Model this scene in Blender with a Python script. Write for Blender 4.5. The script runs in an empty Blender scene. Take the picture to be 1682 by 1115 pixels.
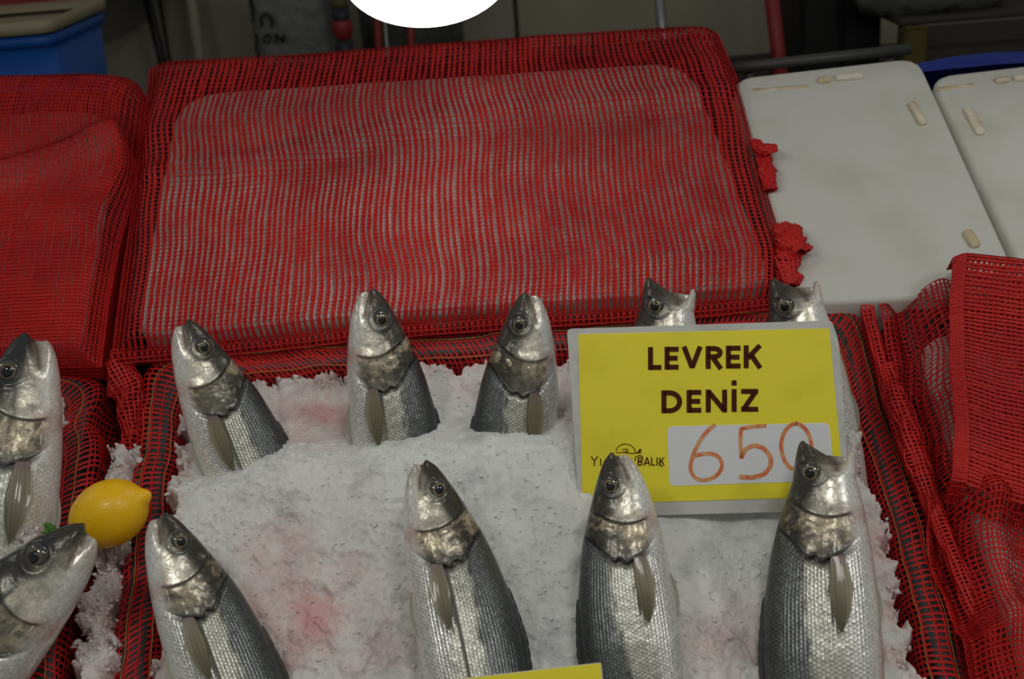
import bpy, math
import numpy as np
from mathutils import Matrix, Vector

# ------------------------------------------------------------------ camera, world, exposure
PHI, AL, YAW, ROLL = [math.radians(a) for a in (22.0, 30.0, 2.0, -4.5)]
FPX, CX, CY = 2000.0, 841.0, 557.5
sc = bpy.context.scene
col = sc.collection

def rx(a):
    c, s = math.cos(a), math.sin(a); return np.array([[1, 0, 0], [0, c, -s], [0, s, c]])
def rz(a):
    c, s = math.cos(a), math.sin(a); return np.array([[c, -s, 0], [s, c, 0], [0, 0, 1]])

RC = rx(math.pi / 2 - PHI) @ rz(ROLL)              # camera rotation
ORG = np.array([0.0, 0.0, 1.10])                   # origin of the sloping stall frame
CAM = ORG - 1.06 * (RC @ np.array([0, 0, -1.0]))
cam_d = bpy.data.cameras.new('camera'); cam = bpy.data.objects.new('camera', cam_d); col.objects.link(cam)
M4 = np.eye(4); M4[:3, :3] = RC; M4[:3, 3] = CAM
cam.matrix_world = Matrix(M4.tolist())
cam_d.sensor_width = 36.0; cam_d.lens = 36.0 * FPX / 1682.0
cam_d.clip_start = 0.02
cam_d.dof.use_dof = True; cam_d.dof.focus_distance = 0.98; cam_d.dof.aperture_fstop = 8.0
sc.camera = cam

world = bpy.data.worlds.new('world'); sc.world = world; world.use_nodes = True
world.node_tree.nodes['Background'].inputs[0].default_value = (1.0, 0.99, 0.95, 1)
world.node_tree.nodes['Background'].inputs[1].default_value = 0.16
sc.view_settings.view_transform = 'Standard'; sc.view_settings.look = 'None'
sc.view_settings.exposure = 0.0; sc.view_settings.gamma = 1.0; sc.view_settings.use_curve_mapping = False
LAMP_STRENGTH = 4.2                                 # bulbs of the back row (built further down)
FRONT_STRENGTH = 19.0                               # brighter bulbs of the front row

# ------------------------------------------------------------------ frames: u right, v up the slope, w out of it
_y = rz(YAW)
FU = _y @ np.array([1.0, 0, 0]); FV = _y @ np.array([0, math.cos(AL), math.sin(AL)]); FW = np.cross(FU, FV)
FR = np.stack([FU, FV, FW], 1)
def S(p):                                            # slope frame -> world
    return ORG + np.asarray(p, float) @ FR.T
def toS(p):
    return (np.asarray(p, float) - ORG) @ FR
def ray(x, y):
    d = np.stack(np.broadcast_arrays((np.asarray(x, float) - CX) / FPX, (CY - np.asarray(y, float)) / FPX, -1.0), -1)
    return d @ RC.T
def on_w(x, y, w):                                   # picture point -> slope coordinates at height w (mm) over the slope
    w = np.asarray(w, float) / 1000.0
    d = ray(x, y); c = toS(CAM); ds = d @ FR
    k = (w - c[2]) / ds[..., 2]
    return c + ds * k[..., None]
def at_depth(x, y, z):
    return CAM + ray(x, y) * np.asarray(z, float)[..., None]

# ------------------------------------------------------------------ noise
def hash2(i, j, seed):
    n = (i.astype(np.int64) * 374761393 + j.astype(np.int64) * 668265263 + seed * 974634777) & 0xffffffff
    n = ((n ^ (n >> 13)) * 1274126177) & 0xffffffff
    n = (n ^ (n >> 16)) & 0xffffffff
    return n / 4294967295.0
def vnoise(x, y, seed=0):
    x = np.asarray(x, float); y = np.asarray(y, float)
    i = np.floor(x); j = np.floor(y); a = x - i; b = y - j
    a = a * a * (3 - 2 * a); b = b * b * (3 - 2 * b)
    h = lambda p, q: hash2(p, q, seed)
    return ((h(i, j) * (1 - a) + h(i + 1, j) * a) * (1 - b) + (h(i, j + 1) * (1 - a) + h(i + 1, j + 1) * a) * b) * 2 - 1
def fbm(x, y, seed=0, o=3):
    r = 0; k = 1.0
    for n in range(o):
        r = r + k * vnoise(x * 2 ** n, y * 2 ** n, seed + 17 * n); k *= .5
    return r
def smooth(a, b, x):
    t = np.clip((x - a) / (b - a), 0, 1); return t * t * (3 - 2 * t)
rng = np.random.default_rng(11)

# ------------------------------------------------------------------ materials
MATS = {}
def mat(name, color, rough=.5, metal=0., spec=.5, coat=0., emit=None, bump=None, mottle=None, trans=0., ior=1.45, sss=0., sheen=0.):
    m = bpy.data.materials.new(name); m.use_nodes = True
    nt = m.node_tree; b = nt.nodes['Principled BSDF']
    b.inputs['Base Color'].default_value = (*color, 1); b.inputs['Roughness'].default_value = rough
    b.inputs['Metallic'].default_value = metal; b.inputs['Specular IOR Level'].default_value = spec
    b.inputs['Coat Weight'].default_value = coat; b.inputs['IOR'].default_value = ior
    b.inputs['Transmission Weight'].default_value = trans
    if sss:
        b.inputs['Subsurface Weight'].default_value = sss
        b.inputs['Subsurface Radius'].default_value = (.006, .006, .006); b.inputs['Subsurface Scale'].default_value = 1.0
    if emit:
        b.inputs['Emission Color'].default_value = (*emit[0], 1); b.inputs['Emission Strength'].default_value = emit[1]
    tc = nt.nodes.new('ShaderNodeTexCoord')
    if mottle:                                        # (second colour, scale, low, high)
        n = nt.nodes.new('ShaderNodeTexNoise'); n.inputs['Scale'].default_value = mottle[1]; n.inputs['Detail'].default_value = 6
        nt.links.new(tc.outputs['Object'], n.inputs['Vector'])
        r = nt.nodes.new('ShaderNodeMapRange'); r.inputs[1].default_value = mottle[2]; r.inputs[2].default_value = mottle[3]
        nt.links.new(n.outputs['Fac'], r.inputs[0])
        x = nt.nodes.new('ShaderNodeMix'); x.data_type = 'RGBA'
        x.inputs['A'].default_value = (*color, 1); x.inputs['B'].default_value = (*mottle[0], 1)
        nt.links.new(r.outputs[0], x.inputs['Factor']); nt.links.new(x.outputs['Result'], b.inputs['Base Color'])
    if bump:                                          # (scale, strength, distance)
        n = nt.nodes.new('ShaderNodeTexNoise'); n.inputs['Scale'].default_value = bump[0]; n.inputs['Detail'].default_value = 5
        nt.links.new(tc.outputs['Object'], n.inputs['Vector'])
        p = nt.nodes.new('ShaderNodeBump'); p.inputs['Strength'].default_value = bump[1]; p.inputs['Distance'].default_value = bump[2]
        nt.links.new(n.outputs['Fac'], p.inputs['Height']); nt.links.new(p.outputs['Normal'], b.inputs['Normal'])
    MATS[name] = m
    return m

mat('foam', (.64, .648, .605), .55, bump=(900, .25, .0008), mottle=((.55, .525, .42), 13, .50, .82))
mat('foam_stain', (.60, .50, .30), .6, bump=(600, .3, .0008), mottle=((.74, .70, .58), 60, .4, .62))
mat('red_net', (.55, .020, .017), .42, spec=.28, mottle=((.46, .014, .014), 14, .42, .62))
mat('grey_thread', (.20, .23, .26), .5)
mat('gold_thread', (.42, .26, .05), .5)
mat('black_plastic', (.015, .015, .016), .4)
mat('tray_black', (.03, .032, .034), .5)
mat('dark_wood', (.035, .026, .02), .7, bump=(40, .4, .002))
mat('laminate', (.62, .63, .60), .22, coat=.5, mottle=((.45, .44, .38), 30, .55, .72))
mat('card_yellow', (.92, .80, .035), .42, coat=.25, mottle=((.84, .71, .03), 25, .5, .7))
mat('card_white', (.78, .80, .82), .35, coat=.2)
mat('print_brown', (.075, .017, .004), .7, spec=.15)
mat('marker_red', (.72, .17, .06), .5, mottle=((.75, .38, .16), 160, .42, .60))
mat('lemon', (.95, .54, .003), .36, coat=.1, bump=(420, .35, .0012), mottle=((.90, .46, .003), 18, .5, .7))
mat('leaf', (.10, .26, .04), .5)
mat('bulb', (.9, .9, .88), .3, emit=((1.0, .985, .92), LAMP_STRENGTH))
mat('bulb_bright', (.9, .9, .88), .3, emit=((1.0, .985, .93), FRONT_STRENGTH))
mat('lamp_white', (.75, .75, .73), .35)
mat('cord', (.02, .02, .02), .5)
mat('eye_black', (.004, .005, .007), .06, coat=1.0)
mat('wall_panel', (.42, .385, .30), .6, bump=(30, .1, .002), mottle=((.36, .33, .25), 3, .45, .65))
mat('wall_seam', (.02, .02, .018), .7)
mat('floor_tile', (.12, .12, .11), .5, mottle=((.08, .08, .075), 5, .45, .6))
mat('blue_plastic', (.01, .10, .42), .4)
mat('blue_bag', (.008, .12, .30), .35, bump=(25, .5, .01))
mat('cream_plastic', (.36, .32, .20), .45)
mat('steel', (.30, .31, .31), .35, metal=.7)
mat('dull_steel', (.06, .06, .058), .5, metal=.3)
mat('red_paint', (.26, .02, .02), .45)
mat('sack_white', (.16, .165, .155), .5, bump=(18, .8, .03))
mat('sack_print', (.012, .016, .013), .6)
mat('yellow_plastic', (.09, .07, .010), .5)
mat('navy_plastic', (.02, .025, .045), .5)
mat('dark_cabinet', (.006, .006, .006), .6)
mat('shelf_board', (.045, .04, .03), .7)
mat('grey_film', (.12, .125, .12), .4, bump=(14, .8, .03))
mat('blue_tarp', (.012, .03, .26), .45)

def ice_material(name, base, pink, trans, rough, sss):
    m = mat(name, base, rough, spec=.6, ior=1.31, trans=trans, sss=sss)
    nt = m.node_tree; b = nt.nodes['Principled BSDF']
    at = nt.nodes.new('ShaderNodeAttribute'); at.attribute_name = 'stain'
    tc = nt.nodes.new('ShaderNodeTexCoord')
    n = nt.nodes.new('ShaderNodeTexNoise'); n.inputs['Scale'].default_value = 32; n.inputs['Detail'].default_value = 6
    nt.links.new(tc.outputs['Object'], n.inputs['Vector'])
    r = nt.nodes.new('ShaderNodeMapRange'); r.inputs[1].default_value = .25; r.inputs[2].default_value = .75
    nt.links.new(n.outputs['Fac'], r.inputs[0])
    mu = nt.nodes.new('ShaderNodeMath'); mu.operation = 'MULTIPLY'
    nt.links.new(at.outputs['Fac'], mu.inputs[0]); nt.links.new(r.outputs[0], mu.inputs[1])
    x = nt.nodes.new('ShaderNodeMix'); x.data_type = 'RGBA'
    x.inputs['A'].default_value = (*base, 1); x.inputs['B'].default_value = (*pink, 1)
    n3 = nt.nodes.new('ShaderNodeTexNoise'); n3.inputs['Scale'].default_value = 24; n3.inputs['Detail'].default_value = 7; n3.inputs['Roughness'].default_value = .65
    nt.links.new(tc.outputs['Object'], n3.inputs['Vector'])
    g3 = nt.nodes.new('ShaderNodeMapRange'); g3.inputs[1].default_value = .50; g3.inputs[2].default_value = .68
    nt.links.new(n3.outputs['Fac'], g3.inputs[0])
    gx = nt.nodes.new('ShaderNodeMix'); gx.data_type = 'RGBA'; gx.inputs['A'].default_value = (*base, 1); gx.inputs['B'].default_value = (base[0] * .70, base[1] * .71, base[2] * .72, 1)
    nt.links.new(g3.outputs[0], gx.inputs['Factor']); nt.links.new(gx.outputs['Result'], x.inputs['A'])
    nt.links.new(mu.outputs[0], x.inputs['Factor']); nt.links.new(x.outputs['Result'], b.inputs['Base Color'])
    n2 = nt.nodes.new('ShaderNodeTexVoronoi'); n2.inputs['Scale'].default_value = 380
    nt.links.new(tc.outputs['Object'], n2.inputs['Vector'])
    p = nt.nodes.new('ShaderNodeBump'); p.inputs['Strength'].default_value = .35; p.inputs['Distance'].default_value = .0012
    nt.links.new(n2.outputs['Distance'], p.inputs['Height']); nt.links.new(p.outputs['Normal'], b.inputs['Normal'])
    return m
ice_material('ice', (.74, .755, .735), (.64, .24, .23), .0, .30, .4)
ice_material('ice_chip', (.90, .92, .93), (.70, .25, .23), .0, .12, .3)

def fish_material():
    m = bpy.data.materials.new('fish_skin'); m.use_nodes = True; nt = m.node_tree; b = nt.nodes['Principled BSDF']
    N = nt.nodes.new; L = nt.links.new
    def math_(op, a, c=None):
        n = N('ShaderNodeMath'); n.operation = op
        for k, v in enumerate((a, c)):
            if v is None: continue
            if isinstance(v, (int, float)): n.inputs[k].default_value = v
            else: L(v, n.inputs[k])
        return n.outputs[0]
    col_ = N('ShaderNodeAttribute'); col_.attribute_name = 'tone'
    scl = N('ShaderNodeAttribute'); scl.attribute_name = 'scaly'
    uv = N('ShaderNodeUVMap'); uv.uv_map = 'skin'
    sp = N('ShaderNodeSeparateXYZ'); L(uv.outputs[0], sp.inputs[0])
    row = math_('FLOOR', sp.outputs[1])
    odd = math_('MULTIPLY', math_('MODULO', row, 2.0), .5)
    uu = math_('ADD', sp.outputs[0], odd)
    fu = math_('FRACT', uu); fv = math_('SUBTRACT', math_('FRACT', sp.outputs[1]), .5)
    # rounded free edge of each scale: height falls towards the tail end, scalloped by the row
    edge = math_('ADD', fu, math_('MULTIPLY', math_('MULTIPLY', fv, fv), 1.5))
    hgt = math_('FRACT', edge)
    cell = N('ShaderNodeTexWhiteNoise'); cb = N('ShaderNodeCombineXYZ')
    L(math_('FLOOR', edge), cb.inputs[0]); L(row, cb.inputs[1]); L(math_('FLOOR', uu), cb.inputs[2]); L(cb.outputs[0], cell.inputs['Vector'])
    # scale glint painted into the colour: dark at the root, bright free edge
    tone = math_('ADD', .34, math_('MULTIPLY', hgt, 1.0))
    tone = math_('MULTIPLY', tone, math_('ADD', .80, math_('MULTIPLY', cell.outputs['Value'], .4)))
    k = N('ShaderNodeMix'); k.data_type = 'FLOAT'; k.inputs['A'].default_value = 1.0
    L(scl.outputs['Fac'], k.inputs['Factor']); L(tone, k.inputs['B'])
    mx = N('ShaderNodeMix'); mx.data_type = 'RGBA'; mx.blend_type = 'MULTIPLY'; mx.inputs['Factor'].default_value = 1.0
    cc = N('ShaderNodeCombineColor')
    for q in range(3): L(k.outputs['Result'], cc.inputs[q])
    L(col_.outputs['Color'], mx.inputs['A']); L(cc.outputs[0], mx.inputs['B']); L(mx.outputs['Result'], b.inputs['Base Color'])
    sk_ = N('ShaderNodeTexNoise'); sk_.inputs['Scale'].default_value = 420; sk_.inputs['Detail'].default_value = 5
    tc0 = N('ShaderNodeTexCoord'); L(tc0.outputs['Object'], sk_.inputs['Vector'])
    mr = N('ShaderNodeMapRange'); mr.inputs[1].default_value = .32; mr.inputs[2].default_value = .68; mr.inputs[3].default_value = .80; mr.inputs[4].default_value = 1.16
    L(sk_.outputs['Fac'], mr.inputs[0])
    for q in range(3): L(math_('MULTIPLY', k.outputs['Result'], mr.outputs[0]), cc.inputs[q])
    tc = N('ShaderNodeTexCoord'); n = N('ShaderNodeTexNoise'); n.inputs['Scale'].default_value = 190; n.inputs['Detail'].default_value = 4
    L(tc.outputs['Object'], n.inputs['Vector'])
    hh = math_('ADD', math_('MULTIPLY', hgt, math_('MULTIPLY', scl.outputs['Fac'], .8)), math_('MULTIPLY', n.outputs['Fac'], .7))
    p = N('ShaderNodeBump'); p.inputs['Strength'].default_value = .7; p.inputs['Distance'].default_value = .0011
    L(hh, p.inputs['Height']); L(p.outputs['Normal'], b.inputs['Normal'])
    b.inputs['Roughness'].default_value = .27; b.inputs['Metallic'].default_value = .32; b.inputs['Specular IOR Level'].default_value = .30
    b.inputs['Coat Weight'].default_value = .18; b.inputs['Coat Roughness'].default_value = .08; L(p.outputs['Normal'], b.inputs['Coat Normal'])
    MATS['fish_skin'] = m
fish_material()
def tone_material(name, rough, metal, coat):
    m = mat(name, (.5, .5, .5), rough, metal, coat=coat)
    a = m.node_tree.nodes.new('ShaderNodeAttribute'); a.attribute_name = 'tone'
    m.node_tree.links.new(a.outputs['Color'], m.node_tree.nodes['Principled BSDF'].inputs['Base Color'])
tone_material('fish_eye', .08, 0, 1.0)
tone_material('fish_fin', .4, .05, .3)

# ------------------------------------------------------------------ object helpers
def finish(o, parent=None, label=None, cat=None, group=None, kind=None):
    if parent is not None: o.parent = parent
    for k, v in (('label', label), ('category', cat), ('group', group), ('kind', kind)):
        if v: o[k] = v
    return o
def thing(name, loc, label, cat, group=None, kind=None):
    o = bpy.data.objects.new(name, None); col.objects.link(o); o.location = [float(c) for c in loc]; o.empty_display_size = .05
    return finish(o, None, label, cat, group, kind)
def make_mesh(name, V, F, m, sm=True, attrs=None, uv=None):
    V = np.asarray(V, np.float32).reshape(-1, 3)
    me = bpy.data.meshes.new(name)
    if isinstance(F, np.ndarray):
        n, k = F.shape
        me.vertices.add(len(V)); me.vertices.foreach_set('co', V.ravel())
        me.loops.add(n * k); me.loops.foreach_set('vertex_index', F.astype(np.int32).ravel())
        me.polygons.add(n); me.polygons.foreach_set('loop_start', np.arange(0, n * k, k, dtype=np.int32))
        me.polygons.foreach_set('loop_total', np.full(n, k, np.int32))
        me.update(calc_edges=True)
    else:
        me.from_pydata(V.tolist(), [], [list(map(int, f)) for f in F]); me.update()
    me.materials.append(MATS[m] if isinstance(m, str) else m)
    if sm: me.polygons.foreach_set('use_smooth', np.ones(len(me.polygons), bool))
    for k, a in (attrs or {}).items():
        if a.ndim == 2:
            at = me.attributes.new(k, 'FLOAT_COLOR', 'POINT'); c4 = np.ones((len(V), 4), np.float32); c4[:, :3] = a; at.data.foreach_set('color', c4.ravel())
        else:
            at = me.attributes.new(k, 'FLOAT', 'POINT'); at.data.foreach_set('value', a.astype(np.float32))
    if uv is not None:
        l = me.uv_layers.new(name='skin'); li = np.zeros(len(me.loops), np.int32); me.loops.foreach_get('vertex_index', li)
        l.data.foreach_set('uv', uv[li].astype(np.float32).ravel())
    me.validate(); return me
def part(name, V, F, m, parent=None, sm=True, attrs=None, uv=None, **kw):
    """mesh given in world coordinates; stored relative to its (unrotated) parent chain"""
    V = np.asarray(V, float).reshape(-1, 3); off = np.zeros(3); p = parent
    while p is not None: off += np.array(p.location); p = p.parent
    loc = np.zeros(3)
    if parent is None:
        loc = V.mean(0); loc[2] = V[:, 2].min()
    o = bpy.data.objects.new(name, make_mesh(name, V - off - loc, F, m, sm, attrs, uv)); col.objects.link(o); o.location = loc.tolist()
    return finish(o, parent, **kw)
def local_part(name, V, F, m, parent, sm=True, attrs=None, uv=None, **kw):
    o = bpy.data.objects.new(name, make_mesh(name, V, F, m, sm, attrs, uv)); col.objects.link(o); return finish(o, parent, **kw)

def loft(loops, cap0=True, cap1=True):
    """loops: list of (n,3) arrays -> verts, faces (closed rings)"""
    n = len(loops[0]); V = np.concatenate(loops); F = []
    for k in range(len(loops) - 1):
        a = k * n; b = a + n
        for i in range(n):
            j = (i + 1) % n; F.append((a + i, a + j, b + j, b + i))
    if cap0: F.append(tuple(range(n - 1, -1, -1)))
    if cap1: F.append(tuple(range((len(loops) - 1) * n, len(loops) * n)))
    return V, F
def rings(profile, n=32, c=(0, 0, 0), axis=None):
    """lathe: profile [(r, z)] about +z of frame 'axis' (3x3 columns)"""
    a = np.linspace(0, 2 * math.pi, n, endpoint=False); R = np.eye(3) if axis is None else axis
    return [np.asarray(c) + np.stack([r * np.cos(a), r * np.sin(a), np.full(n, z)], 1) @ R.T for r, z in profile]
def box_vf(lo, hi, bev=.004):
    lo = np.asarray(lo, float); hi = np.asarray(hi, float)
    bev = min(bev, .3 * float((hi - lo).min()))
    def loop(ins, z):
        x0, y0 = lo[:2] + ins; x1, y1 = hi[:2] - ins; b = bev
        p = [(x0 + b, y0), (x1 - b, y0), (x1, y0 + b), (x1, y1 - b), (x1 - b, y1), (x0 + b, y1), (x0, y1 - b), (x0, y0 + b)]
        return np.array([(q[0], q[1], z) for q in p])
    return loft([loop(bev, lo[2]), loop(0, lo[2] + bev), loop(0, hi[2] - bev), loop(bev, hi[2])])
def tube_vf(path, rad, n=10):
    path = np.asarray(path, float); T = np.gradient(path, axis=0); T /= np.linalg.norm(T, axis=1)[:, None]
    up = np.array([0, 0, 1.0]) if abs(T[0][2]) < .9 else np.array([1.0, 0, 0]); L = []
    rad = np.broadcast_to(rad, len(path)); a = np.linspace(0, 2 * math.pi, n, endpoint=False)
    for p, t, r in zip(path, T, rad):
        x = np.cross(up, t); x /= np.linalg.norm(x); y = np.cross(t, x); up = y if abs(t @ y) < .5 else up
        L.append(p + r * (np.cos(a)[:, None] * x + np.sin(a)[:, None] * y))
    return loft(L)
def grid_faces(a, b, closed=False):
    i, j = np.meshgrid(np.arange(a - 1), np.arange(b if closed else b - 1), indexing='ij')
    j2 = (j + 1) % b
    return np.stack([i * b + j, i * b + j2, (i + 1) * b + j2, (i + 1) * b + j], -1).reshape(-1, 4)

def inset(c, d):
    """move the sides of the convex polygon c (n,2), listed counter-clockwise, inwards by d"""
    n = len(c); out = []
    for i in range(n):
        p0, p1, p2 = c[i - 1], c[i], c[(i + 1) % n]
        e1 = (p1 - p0) / np.linalg.norm(p1 - p0); e2 = (p2 - p1) / np.linalg.norm(p2 - p1)
        n1 = np.array([-e1[1], e1[0]]); n2 = np.array([-e2[1], e2[0]])
        out.append(p1 + d * (n1 + n2) / (1 + n1 @ n2))
    return np.array(out)
def round_loop(c, r, n=6):
    out = []; m = len(c); r = np.broadcast_to(r, m)
    for i in range(m):
        p0, p1, p2 = c[i - 1], c[i], c[(i + 1) % m]
        a = p1 + (p0 - p1) / np.linalg.norm(p0 - p1) * r[i]; b = p1 + (p2 - p1) / np.linalg.norm(p2 - p1) * r[i]
        for t in np.linspace(0, 1, n):
            out.append((1 - t) ** 2 * a + 2 * t * (1 - t) * p1 + t * t * b)
    return np.array(out)
def resample(L, n):
    P = np.vstack([L, L[:1]]); d = np.r_[0, np.cumsum(np.linalg.norm(np.diff(P, axis=0), axis=1))]
    t = np.linspace(0, d[-1], n, endpoint=False)
    return np.stack([np.interp(t, d, P[:, k]) for k in range(P.shape[1])], 1)
def lift(uv, w):
    return S(np.column_stack([uv, np.full(len(uv), w / 1000.0)]))
def quad_px(pts, w):                                  # picture corners TL TR BR BL -> ccw polygon on the slope at height w
    q = np.array([on_w(x, y, w)[:2] for x, y in pts]); return q[::-1]

# ------------------------------------------------------------------ nets: every strand is a ridged ribbon of its own width
def net_vf(G, ns, nt, ws=.0022, wt=.0012, segs=None, closed=False, jit=.12, raise_=.0005):
    """G: (A,B,3) surface samples. ns strands run along axis 0 (spaced on axis 1), nt strands along axis 1."""
    A, B = G.shape[:2]
    if closed: G = np.concatenate([G, G[:, :1]], 1); B += 1
    def sample(a, b):
        a = np.clip(a, 0, 1) * (A - 1); b = np.clip(b, 0, 1) * (B - 1)
        i = np.minimum(a.astype(int), A - 2); j = np.minimum(b.astype(int), B - 2); fa = (a - i)[..., None]; fb = (b - j)[..., None]
        return (G[i, j] * (1 - fb) + G[i, j + 1] * fb) * (1 - fa) + (G[i + 1, j] * (1 - fb) + G[i + 1, j + 1] * fb) * fa
    Vs, Fs, base = [], [], 0
    for kind in (0, 1):
        n_str = ns if kind == 0 else nt; n_seg = (segs or (nt, ns))[kind]
        pos = (np.arange(n_str) + .5 + rng.uniform(-jit, jit, n_str)) / n_str if (closed and kind == 0) else (np.arange(n_str) + rng.uniform(-jit, jit, n_str)) / (n_str - 1)
        t = np.linspace(0, 1, n_seg + 1)
        pp = pos[:, None] + (vnoise(t[None] * 18 + 3.1 * np.arange(n_str)[:, None], np.zeros((n_str, 1)), 5 + kind)) * .06 / n_str
        tt = np.broadcast_to(t[None], pp.shape)
        a, b = (tt, pp) if kind == 0 else (pp, tt)
        P = sample(a, b); e = .004
        da = sample(a + e, b) - sample(a - e, b); db = sample(a, b + e) - sample(a, b - e)
        Nn = np.cross(db, da); Nn /= np.linalg.norm(Nn, axis=-1)[..., None] + 1e-12
        T = da if kind == 0 else db
        W = np.cross(Nn, T); W /= np.linalg.norm(W, axis=-1)[..., None] + 1e-12
        wid = (ws if kind == 0 else wt) * (1 + .25 * vnoise(tt * 40 + np.arange(n_str)[:, None] * 7.7, np.zeros_like(tt), 9))[..., None]
        off = raise_ * (.0 if kind == 0 else -.8)
        P = P + Nn * off
        V = np.stack([P - W * wid / 2, P + Nn * wid * .38, P + W * wid / 2], 2)       # (n_str, seg+1, 3, 3)
        idx = base + np.arange(V.shape[0] * V.shape[1] * 3).reshape(V.shape[:3])
        for q in (0, 1):
            Fs.append(np.stack([idx[:, :-1, q], idx[:, :-1, q + 1], idx[:, 1:, q + 1], idx[:, 1:, q]], -1).reshape(-1, 4))
        Vs.append(V.reshape(-1, 3)); base += V.size // 3
    return np.concatenate(Vs), np.concatenate(Fs)
def polyline(pts, n):
    P = np.asarray(pts, float); d = np.r_[0, np.cumsum(np.linalg.norm(np.diff(P, axis=0), axis=1))]; t = np.linspace(0, d[-1], n)
    Q = np.stack([np.interp(t, d, P[:, k]) for k in range(P.shape[1])], 1)
    for _ in range(max(2, n // 14)):
        Q[1:-1] = (Q[:-2] + 2 * Q[1:-1] + Q[2:]) / 4
    return Q
def coons(top, bottom, left, right):
    n = len(top); m = len(left); s = np.linspace(0, 1, n)[None, :, None]; t = np.linspace(0, 1, m)[:, None, None]
    return (1 - t) * top[None] + t * bottom[None] + (1 - s) * left[:, None] + s * right[:, None] \
        - ((1 - s) * (1 - t) * top[0] + s * (1 - t) * top[-1] + (1 - s) * t * bottom[0] + s * t * bottom[-1])
def px_patch(top, bottom, left, right, w, n=81, m=61):
    """patch bounded by picture curves lying at height w (mm; or a 4-tuple of corner heights TL TR BR BL)"""
    c = coons(*[polyline(q, k) for q, k in ((top, n), (bottom, n), (left, m), (right, m))])
    if np.isscalar(w): wg = np.full(c.shape[:2], float(w))
    else:
        s = np.linspace(0, 1, n)[None]; t = np.linspace(0, 1, m)[:, None]
        wg = (1 - t) * ((1 - s) * w[0] + s * w[1]) + t * ((1 - s) * w[3] + s * w[2])
    return on_w(c[..., 0], c[..., 1], wg)               # (m,n,3) slope coordinates

# ================================================================== STRUCTURE
st = thing('floor', (0, 0, 0), None, None, kind='structure')
for i in range(-4, 5):
    for j in range(-3, 9):
        x0, y0 = i * .6, j * .6 - .6
        part('tile', *box_vf((x0 + .003, y0 + .003, -.03), (x0 + .597, y0 + .597, 0), .003), 'floor_tile', st, sm=False)
part('mortar', *box_vf((-2.4, -2.4, -.06), (3.0, 4.8, -.008), .002), 'wall_seam', st, sm=False)

WALL_Y = float(at_depth(700, 40, 2.75)[1])
wl = thing('wall_back', (0, WALL_Y + .05, 0), None, None, kind='structure')
part('backing', *box_vf((-2.4, WALL_Y + .02, 0), (3.0, WALL_Y + .1, 2.6)), 'wall_seam', wl, sm=False)
edges = [-2.4, -1.75] + [float(at_depth(x, 60, 2.75)[0]) for x in (138, 272, 420, 612, 850, 1090, 1320)] + [1.5, 2.2, 3.0]
for a, b in zip(edges[:-1], edges[1:]):
    part('panel', *box_vf((a + .004, WALL_Y, .02), (b - .004, WALL_Y + .025, 2.58), .004), 'wall_panel', wl, sm=False)
for px, py in ((140, 60),):
    p = at_depth(px, py, 2.74); part('rivet', *loft(rings([(.006, 0), (.006, .004), (.003, .006)], 10, (p[0], WALL_Y - .006, p[2]), np.array([[1, 0, 0], [0, 0, 1], [0, 1, 0.]]))), 'wall_seam', wl)

# sloping stall table that carries the boxes
STALL = np.array([(-.95, -.46), (1.05, -.46), (1.05, .36), (-.95, .36)])
stall = thing('stall_table', S((0, 0, -.30)), 'dark sloping wooden stall table under all the fish boxes', 'table')
part('table_board', *loft([lift(round_loop(STALL, .01, 3), -232), lift(round_loop(STALL, .01, 3), -205)]), 'dark_wood', stall, sm=False)
for u in (-.9, 1.0):
    for v in (-.42, .32):
        p = S((u, v, -.235)); part('leg', *box_vf((p[0] - .03, p[1] - .03, 0), (p[0] + .03, p[1] + .03, p[2] + .012)), 'dark_wood', stall, sm=False)

# ------------------------------------------------------------------ foam boxes at the back
def foam_slab(parent, name, uvq, w_top, height, r, m='foam', edge=6.):
    L = resample(round_loop(uvq, r, 8), 120)
    I = resample(round_loop(inset(uvq, edge / 1000.), np.maximum(np.asarray(r) - edge / 1000., .004), 8), 120)
    I2 = resample(round_loop(inset(uvq, edge / 3000.), r, 8), 120)
    return part(name, *loft([lift(L, w_top - height), lift(L, w_top - edge), lift(I2, w_top - edge * .35), lift(I, w_top)]), m, parent)

def crate(parent, uvq, w_top, height):
    L0 = resample(round_loop(uvq, .025, 6), 80); L1 = resample(round_loop(inset(uvq, .018), .02, 6), 80)
    part('crate_wall', *loft([lift(L1, w_top - height), lift(L0, w_top - height), lift(L0, w_top), lift(L1, w_top), lift(L1, w_top - height + 8)], True, True), 'black_plastic', parent, sm=False)

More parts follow.
